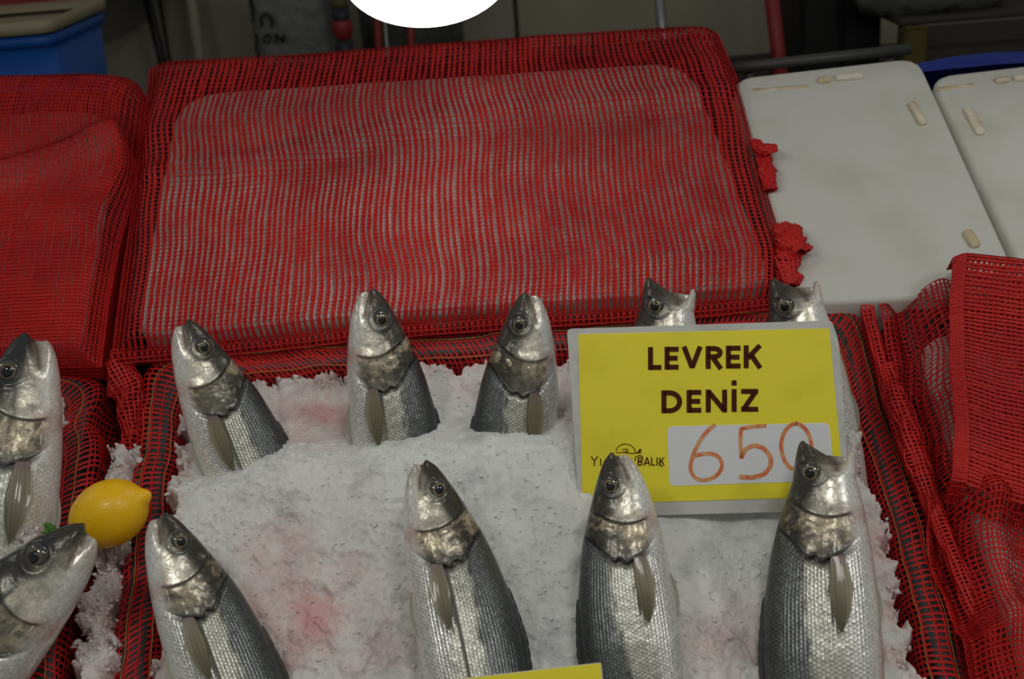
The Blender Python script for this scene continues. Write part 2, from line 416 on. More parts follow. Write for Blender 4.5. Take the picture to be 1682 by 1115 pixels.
def cover_net(G, ins, drop, skirt, folds):
    """bend a slope-frame patch into a cover: flat over the slab, dropping towards its rim, then a skirt"""
    m, n = G.shape[:2]
    Wd = np.linalg.norm(G[m // 2, -1, :2] - G[m // 2, 0, :2]); Hd = np.linalg.norm(G[-1, n // 2, :2] - G[0, n // 2, :2])
    sk = skirt                                           # left, right, top, bottom in m
    s = np.linspace(-sk[0] / Wd, 1 + sk[1] / Wd, n + 24); t = np.linspace(-sk[2] / Hd, 1 + sk[3] / Hd, m + 16)
    sc_, tc_ = np.clip(s, 0, 1), np.clip(t, 0, 1)
    a = tc_ * (m - 1); b = sc_ * (n - 1); i = np.minimum(a.astype(int), m - 2); j = np.minimum(b.astype(int), n - 2)
    fa = (a - i)[:, None, None]; fb = (b - j)[None, :, None]
    P = (G[i][:, j] * (1 - fb) + G[i][:, j + 1] * fb) * (1 - fa) + (G[i + 1][:, j] * (1 - fb) + G[i + 1][:, j + 1] * fb) * fa
    ex = np.maximum(np.abs(s - sc_)[None] * Wd, np.abs(t - tc_)[:, None] * Hd)
    dl, dr, dt, db = sc_[None] * Wd, (1 - sc_)[None] * Wd, tc_[:, None] * Hd, (1 - tc_)[:, None] * Hd
    low = np.maximum.reduce([np.broadcast_to(1 - smooth(0, k, d), (len(t), len(s))) for k, d in zip(ins, (dl, dr, dt, db))])
    P[..., 2] += (drop * (1 - low)) - ex * .97
    u, v = P[..., 0], P[..., 1]
    k = (1 - low)
    P[..., 2] += k * folds(u, v, sc_[None], tc_[:, None])
    wave = .0045 * np.sin(tc_[:, None] * 15 + 2.5 * sc_[None]) * smooth(.7, .3, tc_[:, None]) + .004 * vnoise(u * 9, v * 14, 3)
    P[..., 0] += wave * k
    return S(P)

# centre back box: black crate, white foam slab, red net over both
cb = thing('net_covered_box', S(np.append(on_w(740, 330, 0)[:2], -.2)), 'large foam box wrapped in red net in the middle, behind the row of fish', 'box')
crate(cb, inset(quad_px([(247, 104), (1178, 48), (1284, 452), (194, 540)], -18), .006), -24, 170)
foam_slab(cb, 'foam_slab', quad_px([(292, 152), (1132, 98), (1272, 464), (218, 552)], -8), -8, 60, (.03, .03, .045, .05))
G = px_patch([(244, 112), (252, 102), (270, 98), (500, 86), (700, 70), (900, 55), (1100, 42), (1150, 40), (1180, 52)],
             [(180, 588), (400, 570), (600, 548), (800, 532), (1000, 520), (1200, 505), (1298, 494)],
             [(244, 112), (235, 200), (215, 340), (195, 470), (180, 588)],
             [(1180, 52), (1215, 130), (1245, 240), (1275, 350), (1300, 430), (1298, 494)], -18)
def folds_c(u, v, s, t):
    f1 = t - (.43 - .16 * s + .02 * np.sin(s * 9)); f2 = t - (.30 - .09 * s)
    return .0075 * np.exp(-(f1 / .030) ** 2) + .006 * np.exp(-(f2 / .05) ** 2) + .0025 * smooth(.55, .2, t) * (1 + vnoise(u * 16, v * 24, 4)) + .0012 * vnoise(u * 30, v * 30, 8) + .0012
C = cover_net(G, (.026, .026, .032, .010), .019, (.05, .055, .04, .012), folds_c)
part('net_cover', *net_vf(C, 126, 88, .0033, .0010, segs=(110, 124), jit=.09), 'red_net', cb)
hem = C[-3]
part('hem', *net_vf(np.stack([S(toS(hem) + [0, .006, .0035]), S(toS(hem) + [0, 0, .0035]), S(toS(hem) + [0, -.004, -.004])]), 138, 4, .0024, .0016, segs=(4, 120)), 'red_net', cb)

# left back box
lb = thing('net_covered_box', S(np.append(on_w(0, 330, 0)[:2], -.2)), 'foam box wrapped in red net at the left edge, below the blue tub', 'box')
crate(lb, inset(quad_px([(-560, 165), (226, 130), (172, 545), (-690, 615)], -18), .008), -26, 170)
foam_slab(lb, 'foam_slab', quad_px([(-540, 205), (192, 176), (128, 560), (-690, 628)], -9), -9, 60, (.03, .04, .05, .03))
G = px_patch([(-330, 142), (-150, 133), (0, 123), (130, 118), (200, 122), (228, 132), (238, 158)], [(-400, 632), (-200, 622), (0, 608), (100, 602), (164, 600)],
             [(-330, 142), (-370, 390), (-400, 632)], [(238, 158), (232, 230), (222, 310), (195, 400), (178, 490), (164, 600)], -18)
def folds_l(u, v, s, t):
    f1 = t - (.52 - .25 * s + .05 * np.sin(s * 11)); f2 = t - (.72 - .5 * s)
    return .008 * np.exp(-(f1 / .04) ** 2) + .007 * np.exp(-(f2 / .035) ** 2) + .004 * (1 + vnoise(u * 18, v * 26, 14)) * smooth(.9, .3, t) + .0015
C = cover_net(G, (.02, .020, .032, .010), .019, (.0, .05, .04, .02), folds_l)
part('net_cover', *net_vf(C, 112, 100, .0030, .0014, segs=(110, 110), jit=.09), 'red_net', lb)

# bare white foam boxes on the right, upside down, with moulded ledges and feet
def bare_box(q, label, feet, ledge, group='bare white foam boxes'):
    c = quad_px(q, -14); o = thing('foam_box', S(np.append(c.mean(0), -.2)), label, 'foam box', group)
    foam_slab(o, 'box_body', c, -14, 188, (.03, .03, .022, .022), edge=5)
    P = np.array([on_w(x, y, -12)[:2] for x, y in ledge]); d = np.diff(P, axis=0)
    for f in feet:
        a, b = [on_w(x, y, -12)[:2] for x, y in f[:2]]; t = (b - a) / np.linalg.norm(b - a); n_ = np.array([-t[1], t[0]]) * f[2] / 1000.
        qd = np.array([a - n_, b - n_, b + n_, a + n_]); L = round_loop(qd, min(f[2] / 1000. * .8, .004), 4); I = round_loop(inset(qd, .0012), .003, 4)
        part('moulded_foot', *loft([lift(L, -15), lift(L, -11), lift(I, -9.5)]), 'foam_stain', o)
    a = P[0]; b = P[1]; t = (b - a) / np.linalg.norm(b - a); n_ = np.array([-t[1], t[0]]) * .0022
    qd = np.array([a - n_, b - n_, b + n_, a + n_]); L = round_loop(qd, .0015, 3)
    part('mould_line', *loft([lift(L, -15), lift(L, -13.2)]), 'foam_stain', o)
    return o
bare_box([(1202, 127), (1508, 92), (1685, 480), (1316, 500)], 'bare white foam box directly right of the red net covered box',
         [((1343, 132), (1366, 129), 4), ((1372, 127), (1418, 123), 4.5), ((1497, 168), (1518, 204), 4.5), ((1588, 378), (1604, 405), 5)], [(1236, 146), (1330, 140)])
bare_box([(1528, 124), (1990, 70), (2225, 435), (1694, 472)], 'bare white foam box cut by the right edge, beside the blue tarp',
         [((1634, 132), (1658, 129), 4), ((1664, 128), (1700, 124), 4.5), ((1588, 176), (1612, 220), 5)], [(1540, 144), (1600, 137)])

# ------------------------------------------------------------------ trays in front
def tray(uvq, w_rim, label, liner_seed, floor_w=-195):
    o = thing('fish_tray', S(np.append(uvq.mean(0), floor_w / 1000.)), label, 'tray', 'net lined foam trays')
    N = 160
    def L(d, w, r=.03): return lift(resample(round_loop(inset(uvq, d), r, 8), N), w)
    part('tray_body', *loft([L(.002, floor_w), L(0, w_rim - 4), L(.003, w_rim), L(.019, w_rim), L(.022, w_rim - 4), L(.026, floor_w + 22)]), 'tray_black', o)
    prof = [(-.020, -110), (-.014, -80), (-.010, -45), (-.0075, -16), (-.004, 1), (.003, 5), (.011, 6), (.019, 5), (.026, 0), (.030, -14), (.032, -35), (.033, -70), (.034, -110)]
    pr = polyline(prof, 40)
    rows = []
    for d, w in pr:
        p = resample(round_loop(inset(uvq, d), .03, 8), 420)
        wob = .0035 * fbm(np.linspace(0, 40, 420), np.full(420, (w + 100) / 45.), liner_seed) * (1.5 if d < 0 else 1)
        nrm = p - p.mean(0); nrm /= np.linalg.norm(nrm, axis=1)[:, None]
        rows.append(S(np.column_stack([p + nrm * wob[:, None], np.full(420, (w + w_rim) / 1000.) + .5 * np.abs(wob)])))
    Gd = np.array(rows)
    per = np.linalg.norm(np.diff(Gd[20], axis=0), axis=1).sum()
    part('net_liner', *net_vf(Gd, int(per / .0050), 46, .0023, .0016, segs=(40, int(per / .006)), closed=True), 'red_net', o)
    th = [Gd[k] for k in (19, 21)]
    V, F = [], []
    b0 = 0
    for k, g in enumerate(th):
        v, f = tube_vf(g[::2] + FW * .0012, .0004, 4); V.append(v); F += [tuple(np.array(q) + b0) for q in f]; b0 += len(v)
    part('edge_thread', np.concatenate(V), F, 'gold_thread' if liner_seed != 3 else 'grey_thread', o)
    return o, uvq
RIM = -30
CT = quad_px([(250, 590), (1404, 497), (1640, 1275), (172, 1275)], RIM)
tray(CT, RIM, 'red net lined foam tray of ice in the middle, with the yellow price sign', 1)
LT = quad_px([(-560, 668), (152, 612), (66, 1275), (-800, 1275)], RIM)
tray(LT, RIM, 'red net lined foam tray of ice at the left, beside the lemon', 2)
RT = quad_px([(1468, 496), (2160, 440), (2560, 1230), (1710, 1275)], RIM)
tray(RT, RIM, 'red net lined foam tray at the right edge, under loose net', 3)

# ------------------------------------------------------------------ crushed ice
BURY = []                                              # heaps: (u, v, height mm, radius m)
def heap(x, y, h, r, sx=1.0):
    p = on_w(x, y, 0); BURY.append((p[0], p[1], h, r, sx))
def facets(u, v, size, seed):
    """tilted flat facets of broken ice: nearest jittered site gives height and slope"""
    x, y = u / size, v / size; i0, j0 = np.floor(x), np.floor(y); best = np.full(x.shape, 9.0); out = np.zeros_like(x)
    for di in (-1, 0, 1):
        for dj in (-1, 0, 1):
            i, j = i0 + di, j0 + dj
            px = i + hash2(i, j, seed); py = j + hash2(i, j, seed + 1); dx, dy = x - px, y - py; d = dx * dx + dy * dy
            h = (hash2(i, j, seed + 2) - .5) + (hash2(i, j, seed + 3) - .5) * 1.6 * dx + (hash2(i, j, seed + 4) - .5) * 1.6 * dy
            k = d < best; best = np.where(k, d, best); out = np.where(k, h, out)
    return out * size
def ice_height(u, v):
    """mm"""
    du = np.asarray(u); dv = np.asarray(v)
    w = ICE_BASE(du, dv)
    for a, b, h, r, sx in BURY:
        w = w + h * np.exp(-(((du - a) / (r * sx)) ** 2 + ((dv - b) / r) ** 2))
    return w + 4.5 * fbm(du * 20, dv * 20, 31, 3)
def ice_field(name, quad, step, label, stains, parent=None, edge=(.012, .012, .012, .0), seed=0, chips=2600):
    q = quad[::-1]                                     # TL TR BR BL
    nu = int(np.linalg.norm(q[1] - q[0]) / step); nv = int(np.linalg.norm(q[3] - q[0]) / step)
    s = np.linspace(0, 1, nu)[None, :, None]; t = np.linspace(0, 1, nv)[:, None, None]
    P = (1 - t) * ((1 - s) * q[0] + s * q[1]) + t * ((1 - s) * q[3] + s * q[2])
    u, v = P[..., 0], P[..., 1]
    w = ice_height(u, v)
    fine = 1000 * (.16 * facets(u, v, .016, 40 + seed) + .20 * facets(u + 3, v, .0070, 50 + seed) + .22 * facets(u, v + 5, .0034, 60 + seed)) * (.55 + .8 * smooth(-.4, .6, fbm(u * 9, v * 9, 90 + seed, 2)))
    W_, H_ = nu * step, nv * step; sl, tl = s[..., 0], t[..., 0]
    d = np.minimum.reduce([np.broadcast_to(k, u.shape) for k in (sl * W_ - edge[0], (1 - sl) * W_ - edge[1], tl * H_ - edge[2], (1 - tl) * H_ + .05)])
    d = d + .009 * fbm(u * 60, v * 60, 71 + seed, 3) + .005 * (facets(u, v, .008, 80 + seed) / .008)
    fall = smooth(.006, -.006, d)
    w = w + fine * (1 + 3.5 * smooth(.022, .0, d)) - 85 * fall
    pts = S(np.stack([u, v, w / 1000.], -1)).reshape(-1, 3)
    stn = np.zeros(u.shape)
    for (x, y, rx_, ry_, a) in stains:
        c = on_w(x, y, -10); e = on_w(x + rx_, y, -10)[0] - c[0]; g = c[1] - on_w(x, y + ry_, -10)[1]
        stn = np.maximum(stn, a * np.exp(-((u - c[0]) / e) ** 2 - ((v - c[1]) / g) ** 2))
    stn = np.maximum(stn, .7 * smooth(.03, -.004, d))
    o = part(name, pts, grid_faces(nv, nu), 'ice', parent, sm=True, attrs={'stain': stn.ravel()}, label=label, cat=None if parent else 'ice', kind='stuff')
    # loose shards lying on the heap
    k = rng.choice(nu * nv, chips * 2); k = k[(fall.ravel()[k] < .6)][:chips]
    ke = np.flatnonzero((fall.ravel() > .06) & (fall.ravel() < .75) & (rng.random(nu * nv) < .5)); ke = rng.permutation(ke)[:chips // 2]; ns_ = len(k); k = np.concatenate([k, ke])
    n = len(k); oc = np.array([(1, 0, 0), (-1, 0, 0), (0, 1, 0), (0, -1, 0), (0, 0, 1), (0, 0, -1)], float)
    V = oc[None] * rng.uniform(.4, 1.2, (n, 6, 1)) * rng.uniform(.35, 1, (n, 1, 3)) * np.where(np.arange(n) < ns_, rng.uniform(.0012, .0034, n), rng.uniform(.0030, .0075, n))[:, None, None]
    q4 = rng.normal(size=(n, 4)); q4 /= np.linalg.norm(q4, axis=1)[:, None]; a, b, c, d4 = q4.T
    R = np.stack([1 - 2 * (c * c + d4 * d4), 2 * (b * c - d4 * a), 2 * (b * d4 + c * a), 2 * (b * c + d4 * a), 1 - 2 * (b * b + d4 * d4), 2 * (c * d4 - b * a), 2 * (b * d4 - c * a), 2 * (c * d4 + b * a), 1 - 2 * (b * b + c * c)], 1).reshape(n, 3, 3)
    V = np.einsum('nij,nkj->nki', R, V) + pts[k][:, None] + FW * .0002
    f = np.array([(0, 2, 4), (2, 1, 4), (1, 3, 4), (3, 0, 4), (2, 0, 5), (1, 2, 5), (3, 1, 5), (0, 3, 5)])
    F = (f[None] + 6 * np.arange(n)[:, None, None]).reshape(-1, 3)
    part('ice_shards', V.reshape(-1, 3), F, 'ice_chip', o, sm=False, attrs={'stain': np.repeat(stn.ravel()[k], 6)}, kind='stuff')
    return o

_bk = on_w(820, 580, 0)[1]; _mid = on_w(800, 760, 0)[1]; _fr = on_w(800, 1100, 0)[1]
def ICE_BASE(u, v):
    y = v - (u * .02)
    return np.interp(-y, [-_bk, -(_bk * .55 + _mid * .45), -_mid, -(_mid + _fr) / 2, -_fr], [-32, -22, 4, -2, -8])
heap(400, 800, 8, .05); heap(610, 752, 6, .05, 1.4); heap(850, 735, 7, .05, 1.4)
heap(470, 800, 8, .03); heap(880, 790, 8, .06)
heap(1420, 830, 4, .03)
PINK = [(520, 650, 70, 70, 1.), (490, 1000, 120, 140, .9), (640, 1060, 80, 60, .45), (780, 600, 50, 40, .45), (1210, 1060, 90, 70, .55),
        (470, 1090, 40, 40, .8), (930, 640, 20, 80, .5), (1110, 540, 60, 20, .4), (560, 860, 60, 60, .25), (180, 960, 60, 200, .25), (1415, 850, 30, 100, .35)]
ice_field('crushed_ice', inset(CT, .024), .0014, 'crushed ice heaped in the middle tray around the sea bass', PINK, edge=(.010, .018, .004, 0), seed=0, chips=1800)
LI = quad_px([(-120, 640), (135, 622), (55, 1270), (-220, 1270)], RIM)
ice_field('crushed_ice', LI, .0016, 'crushed ice in the left tray, under the two large fish', [(110, 800, 30, 200, .3)], edge=(0, .012, .012, 0), seed=5, chips=1500)
def ICE_BASE_SPILL(u, v): return np.full(np.shape(u), -26.0)
_keep = ICE_BASE; ICE_BASE = ICE_BASE_SPILL; _b = BURY; BURY = []
for x, y, h, r in ((205, 760, 8, .03), (165, 935, 2, .03), (150, 1040, 8, .035), (140, 1150, 8, .03)): heap(x, y, h, r)
GI = quad_px([(178, 735), (232, 735), (188, 1200), (98, 1200)], RIM)
ice_field('spilled_ice', GI, .0013, 'spilled ice in the gap between the left and middle trays', [(150, 940, 60, 60, .5)], edge=(.003, .003, .004, 0), seed=9, chips=700)
ICE_BASE = _keep; BURY = _b

# ================================================================== FISH (units: 640 long, x from the snout, z to the back)
T_ = np.array([0, 4, 10, 22, 45, 76, 107, 140, 190, 250, 320, 400, 480, 540, 580, 592.])
UP_ = np.array([4, 10, 16, 23, 34, 46, 57, 66, 75, 79, 75, 64, 48, 34, 27, 27.])
LO_ = np.array([4, 10, 16, 24, 33, 40, 45, 49, 53, 55, 53, 45, 34, 24, 20, 20.])
HW_ = np.array([3, 8, 12, 17, 25, 32, 37, 40, 43, 44, 41, 34, 23, 14, 8, 6.])
_tt = np.linspace(0, 592, 600)
def _sm(y, k=7):
    v = np.interp(_tt, T_, y); p = np.pad(v, k, mode='edge'); p[:k] = v[0]
    return np.convolve(p, np.hanning(2 * k + 3)[1:-1] / np.hanning(2 * k + 3)[1:-1].sum(), 'valid')
UPs, LOs, HWs = _sm(UP_), _sm(LO_), _sm(HW_)
class Fish:
    def __init__(s, gape=0., bend=0., seed=0, big=False):
        s.gape, s.bend_k, s.seed, s.big = gape, bend, seed, big
    def prof(s, t):
        t = np.clip(t, 0, 592); u, l, h = [np.interp(t, _tt, a) for a in (UPs, LOs, HWs)]
        return u, l, h
    def deform(s, X):
        """open the jaws, then bend"""
        X = np.array(X, float); t, z = X[:, 0].copy(), X[:, 2].copy()
        g = s.gape; f = np.clip(1 - t / 52., 0, 1)
        ml = -2 - .22 * t                                  # mouth line
        up = smooth(-4, 8, z - ml)
        dz = g * f * (up * .75 - (1 - up) * 1.0)
        X[:, 2] += dz * 20
        X[:, 0] += g * f * up * (-2)
        u, l, _ = s.prof(t)
        near = np.exp(-((z - ml) / (4.5 + .22 * (u + l) * g)) ** 2)
        X[:, 0] += near * f ** 1.3 * (9 + 26 * g)
        X[:, 1] *= 1 - near * f * (.25)
        X[:, 2] += s.bend_k * 40 * (np.maximum(t - 60, 0) / 500.) ** 2
        return X
    def raw(s, t, a, lift_=0.):
        u, l, h = s.prof(t); sa, ca = np.sin(a), np.cos(a)
        y = (h + lift_) * np.sign(ca) * np.abs(ca) ** .92; z = np.where(sa > 0, u + lift_, l + lift_) * sa
        return np.stack([t + 0 * a, y, z], -1)
    def side_y(s, t, z):
        u, l, h = s.prof(t); k = np.clip(np.where(z > 0, z / u, -z / l), 0, .999)
        return h * np.cos(np.arcsin(k)) ** .92

def gill_t(p): return 142 - .016 * (p - 6) ** 2 + 3.5 * vnoise(np.asarray(p) / 8., np.zeros_like(p), 77)
def preop_t(p): return 97 - .010 * (p + 4) ** 2

def tones(t, z, hn, seed, big, sd):
    """skin colour by place on the fish (linear albedo)"""
    n1 = fbm(t / 26 + seed * 3.3, z / 22 + sd * 7, 200 + seed, 4); n2 = fbm(t / 9 + seed, z / 9, 220 + seed, 3)
    belly = np.array([.84, .84, .80]); side = np.array([.54, .54, .47]); back = np.array([.075, .085, .09]); top = np.array([.018, .017, .015])
    lat = np.interp(t, [100, 150, 260, 400, 600], [.52, .44, .30, .18, .1])   # height of the lateral line
    hb = hn + .05 * n1
    c = side[None] * np.ones((len(t), 1))
    k = smooth(-.05, -.55, hb)[:, None]; c = c * (1 - k) + belly * k
    k = smooth(lat - .02, lat + .06, hb)[:, None]; c = c * (1 - k * .85) + back * 1.5 * k * .85
    k = smooth(lat + .15, .95, hb)[:, None]; c = c * (1 - k * .85) + back * .8 * k * .85
    # lateral line itself
    k = (np.exp(-((hn - lat) / .012) ** 2) * smooth(120, 150, t))[:, None]; c = c * (1 - .75 * k)
    # head
    hd = smooth(6, -6, t - gill_t(z) + 2 * n2)[:, None]
    chk = np.array([.64, .61, .50]); hc = chk * (1 + .30 * n1[:, None] + .32 * n2[:, None])
    hc = hc * (1 - smooth(-.25, -.65, hb)[:, None]) + belly * smooth(-.25, -.65, hb)[:, None]
    dk = smooth(.02, .42, hb + .08 * n2 + .0045 * (60 - np.minimum(t, 100)))[:, None]; hc = hc * (1 - dk * .93) + top * 1.2 * dk * .93
    # snout and jaw: dusky upper jaw, pale pinkish lower jaw
    ml = -2 - .22 * t; sn = smooth(50, 12, t)[:, None]
    upj = smooth(-3, 5, z - ml)[:, None]
    hc = hc * (1 - sn * upj * .8) + np.array([.07, .06, .05]) * sn * upj * .8
    hc = hc * (1 - sn * (1 - upj) * .7) + np.array([.52, .47, .40]) * sn * (1 - upj) * .7
    pk = (np.exp(-((t - 95) / 12) ** 2) * smooth(-.15, -.55, hn))[:, None]; hc = hc * (1 - .4 * pk) + np.array([.55, .22, .16]) * .4 * pk
    # mouth slit
    slit = (np.exp(-((z - ml) / 2.2) ** 2) * smooth(44, 34, t))[:, None]; hc = hc * (1 - .8 * slit) + np.array([.10, .05, .04]) * .8 * slit
    # operculum, mottled gold and black
    op = (smooth(-3, 4, t - preop_t(z)) * smooth(5, -3, t - gill_t(z)))[:, None] * smooth(-.75, -.45, hn)[:, None]
    gold = np.array([.46, .40, .27]) * (1 + .7 * n2[:, None]); blk = smooth(-.05, .5, n1 * .8 + n2 * .9 + (t - 112)[:] / 32 + hn * 1.1 + .12)[:, None]
    oc = gold * (1 - .9 * blk) + np.array([.02, .02, .022]) * .9 * blk
    hc = hc * (1 - .85 * op) + oc * .85 * op
    # creases: preopercle and gill slit
    cr = np.exp(-((t - preop_t(z)) / 2.6) ** 2) * smooth(-.7, -.5, hn); gs = np.exp(-((t - gill_t(z) - 3) / 4.5) ** 2) * smooth(-.75, -.2, hn)
    c = c * (1 - hd) + hc * hd
    c = c * (1 - .85 * cr[:, None]) + np.array([.03, .025, .02]) * .85 * cr[:, None]
    c = c * (1 - .92 * gs[:, None]) + np.array([.012, .011, .011]) * .92 * gs[:, None]
    # blood-pink at the keel
    kp = (smooth(-.9, -.99, hn) * smooth(140, 200, t) * smooth(-.1, .5, n1))[:, None]; c = c * (1 - .5 * kp) + np.array([.5, .16, .12]) * .5 * kp
    if big:
        st_ = smooth(-.1, .35, fbm(t / 60 + .6 * z / 30, z / 7, 260 + seed, 3))[:, None] * smooth(-.2, .3, hn)[:, None] * smooth(170, 120, t)[:, None]
        c = c * (1 - .85 * st_) + np.array([.05, .055, .06]) * .85 * st_
        k = smooth(120, 170, t)[:, None] * .3; c = c * (1 - k) + belly * k
        c = np.maximum(c, .03)
    return np.clip(c, .006, .9)

def make_fish(name, label, cat, group, snout, far, w1, w2, back_right, length_mm, gape=0., bend=0., seed=0, twist=0., big=False):
    f = Fish(gape, bend, seed, big)
    P1 = S(on_w(*snout, w1)); P2 = S(on_w(*far, w2))
    X = (P2 - P1) / np.linalg.norm(P2 - P1); V = CAM - (P1 + P2) / 2; Y = V - (V @ X) * X; Y /= np.linalg.norm(Y)
    if back_right: Y = -Y
    Z = np.cross(X, Y)
    if twist:
        c, s_ = math.cos(math.radians(twist)), math.sin(math.radians(twist)); Y, Z = c * Y + s_ * Z, -s_ * Y + c * Z
    o = thing(name, (0, 0, 0), label, cat, group)
    k = length_mm / 640e3
    m4 = np.eye(4); m4[:3, :3] = np.stack([X, Y, Z], 1); m4[:3, 3] = P1
    o.matrix_world = Matrix(m4.tolist())
    t = np.concatenate([np.linspace(0, 10, 9), np.linspace(11.5, 160, 88), np.linspace(163, 592, 96)])
    na = 112; a = np.linspace(0, 2 * math.pi, na, endpoint=False) - math.pi
    TT, AA = np.meshgrid(t, a, indexing='ij')
    R = f.raw(TT.ravel(), AA.ravel())
    tt, z = R[:, 0], R[:, 2]; u, l, h = f.prof(tt); hn = np.where(z > 0, z / u, z / l)
    # relief: cheek, gill cover and the slit behind it
    rel = 2.6 * smooth(18, 0, preop_t(z) - tt) * smooth(1.5, -1.5, tt - preop_t(z)) + 1.2 * smooth(3, 12, tt - preop_t(z)) * smooth(2, -2, tt - gill_t(z)) - 3.4 * np.exp(-((tt - gill_t(z) - 4) / 4.) ** 2)
    rel *= smooth(-.8, -.4, hn) * smooth(1.0, .8, hn)
    eye_t, eye_z = (45, 13) if not big else (47, 18)
    soc = np.hypot(tt - eye_t, z - eye_z); rel += 1.5 * np.exp(-((soc - 14.5) / 2.5) ** 2) - 2.0 * smooth(13, 9, soc)
    N_ = np.stack([np.zeros_like(tt), R[:, 1] / (h ** 2 + 1), z / (np.where(z > 0, u, l) ** 2 + 1)], 1); N_ /= np.linalg.norm(N_, axis=1)[:, None] + 1e-9
    c = tones(tt, z, hn, seed, big, 0)
    ring = (np.exp(-((soc - 16) / 5.) ** 2) * smooth(10, 12, soc))[:, None]; c = c * (1 - .6 * ring) + np.array([.06, .06, .06]) * .6 * ring
    scaly = smooth(2, 10, tt - gill_t(z)) * smooth(560, 520, tt) * smooth(-1.0, -.55, hn)
    if big: scaly *= .35
    arc = np.cumsum(np.hypot(np.diff(f.raw(np.full(na, 250.), a)[:, 1], prepend=0), np.diff(f.raw(np.full(na, 250.), a)[:, 2], prepend=0))); arc -= arc[0]
    uvm = np.column_stack([tt / 5.0, np.tile(arc / 4.5, len(t))])
    Vx = f.deform(R + N_ * rel[:, None]) * k
    F = np.vstack([grid_faces(len(t), na, True)])
    nV = len(Vx); Vx = np.vstack([Vx, Vx[:na].mean(0), Vx[-na:].mean(0)])
    cap = [(nV, (i + 1) % na, i, i) for i in range(na)]; e0 = (len(t) - 1) * na; cap2 = [(nV + 1, e0 + i, e0 + (i + 1) % na) for i in range(na)]
    faces = [tuple(q) for q in F] + [q[:3] for q in cap] + cap2
    pad = lambda q: np.concatenate([q, q[:1], q[-1:]])
    local_part('body', Vx, faces, 'fish_skin', o, attrs={'tone': pad(c), 'scaly': pad(scaly)}, uv=pad(uvm))
    for sd in (1, -1):
        # gill cover: a thin flap standing off the body at its free edge
        zz = np.linspace(-24, 44, 26)[:, None]; fr = np.linspace(0, 1, 14)[None]
        t0, t1 = preop_t(zz) - 1, gill_t(zz) + 1.5
        tg = t0 + (t1 - t0) * fr; zg = zz + 0 * fr
        lift_ = .6 + 4.2 * fr ** 1.5 * smooth(-26, -6, zz) * smooth(50, 22, zz) + .8 * fbm(tg / 9, zg / 9, 300 + seed, 2)
        yv = f.side_y(tg, zg) + lift_
        outer = np.stack([tg, sd * yv, zg], -1).reshape(-1, 3); inner = np.stack([tg, sd * (yv - 2.2), zg], -1).reshape(-1, 3)
        gc = tones(outer[:, 0], outer[:, 2], np.where(outer[:, 2] > 0, outer[:, 2] / f.prof(outer[:, 0])[0], outer[:, 2] / f.prof(outer[:, 0])[1]), seed, big, sd)
        rim_ = smooth(.80, .97, np.broadcast_to(fr, tg.shape).ravel())[:, None]; gc = gc * (1 - .5 * rim_) + np.array([.03, .03, .03]) * .5 * rim_
        n1, n2 = tg.shape; g = grid_faces(n1, n2); g2 = g[:, ::-1] + n1 * n2
        idx = np.arange(n1 * n2).reshape(n1, n2); bd = np.concatenate([idx[0], idx[1:, -1], idx[-1, -2::-1], idx[-2:0:-1, 0]])
        sidef = np.array([(bd[i], bd[(i + 1) % len(bd)], bd[(i + 1) % len(bd)] + n1 * n2, bd[i] + n1 * n2) for i in range(len(bd))])
        local_part('gill_cover', f.deform(np.vstack([outer, inner])) * k, np.vstack([g, g2, sidef]), 'fish_skin', o,
                   attrs={'tone': np.vstack([gc, gc * .3]), 'scaly': np.zeros(2 * len(gc))}, uv=np.zeros((2 * len(gc), 2)))
        # eye: domed, gold ringed, with a black pupil
        ye = f.side_y(np.array([eye_t * 1.]), np.array([eye_z * 1.]))[0]
        r_e = 12.5; ph = np.linspace(0, 1, 12); cen = f.deform(np.array([[eye_t, sd * (ye - 5.5), eye_z]]))[0]
        outv = np.array([0.12, sd, .28]); outv /= np.linalg.norm(outv); ax = np.cross(outv, [1, 0, 0]); ax /= np.linalg.norm(ax); ay = np.cross(outv, ax)
        A3 = np.stack([ax, ay, outv], 1)
        prof = [(r_e * math.cos(q), 8.2 * math.sin(q)) for q in ph * math.pi / 2 * .96]
        Vv, Ff = loft(rings(prof, 28, cen, A3)); rr = np.repeat([p[0] for p in prof], 28)
        ec = np.where((rr < 8.6)[:, None], np.array([.09, .08, .05]), np.array([.055, .055, .055])) * (1 + .3 * rng.normal(size=(len(rr), 1)) * .3)
        ec = np.where(((rr < 8.2) & (rr > 6.6))[:, None], np.array([.30, .24, .09]) if not big else np.array([.16, .11, .07]), ec)
        eo = local_part('eye', Vv * k, Ff, 'fish_eye', o, attrs={'tone': ec})
        pc = cen + outv * 7.0
        local_part('pupil', loft(rings([(6.6, -1.4), (6.1, .6), (4.2, 1.7), (1.5, 2.1)], 20, pc, A3))[0] * k, loft(rings([(6.6, -1.4), (6.1, .6), (4.2, 1.7), (1.5, 2.1)], 20, pc, A3))[1], 'eye_black', eo)
        # pectoral fin lying back along the side
        fl = np.linspace(0, 1, 22)[:, None]; fw = np.linspace(-1, 1, 13)[None]
        wid = np.interp(fl, [0, .12, .45, .8, 1], [6.5, 9, 13.5, 9, 2.0])
        tf = 137 + 84 * fl + 3 * fw * fl; zf = -9 - 2 * fl + wid * fw - 6 * fl * (1 - fl)
        yf = f.side_y(tf, zf) + 2.5 + 9 * np.sin(fl * 1.9) * (1 - .15 * fw) + .55 * np.sin(fw * 22) * fl
        fo = np.stack([tf, sd * yf, zf], -1).reshape(-1, 3); fi = np.stack([tf, sd * (yf - 1.3), zf], -1).reshape(-1, 3)
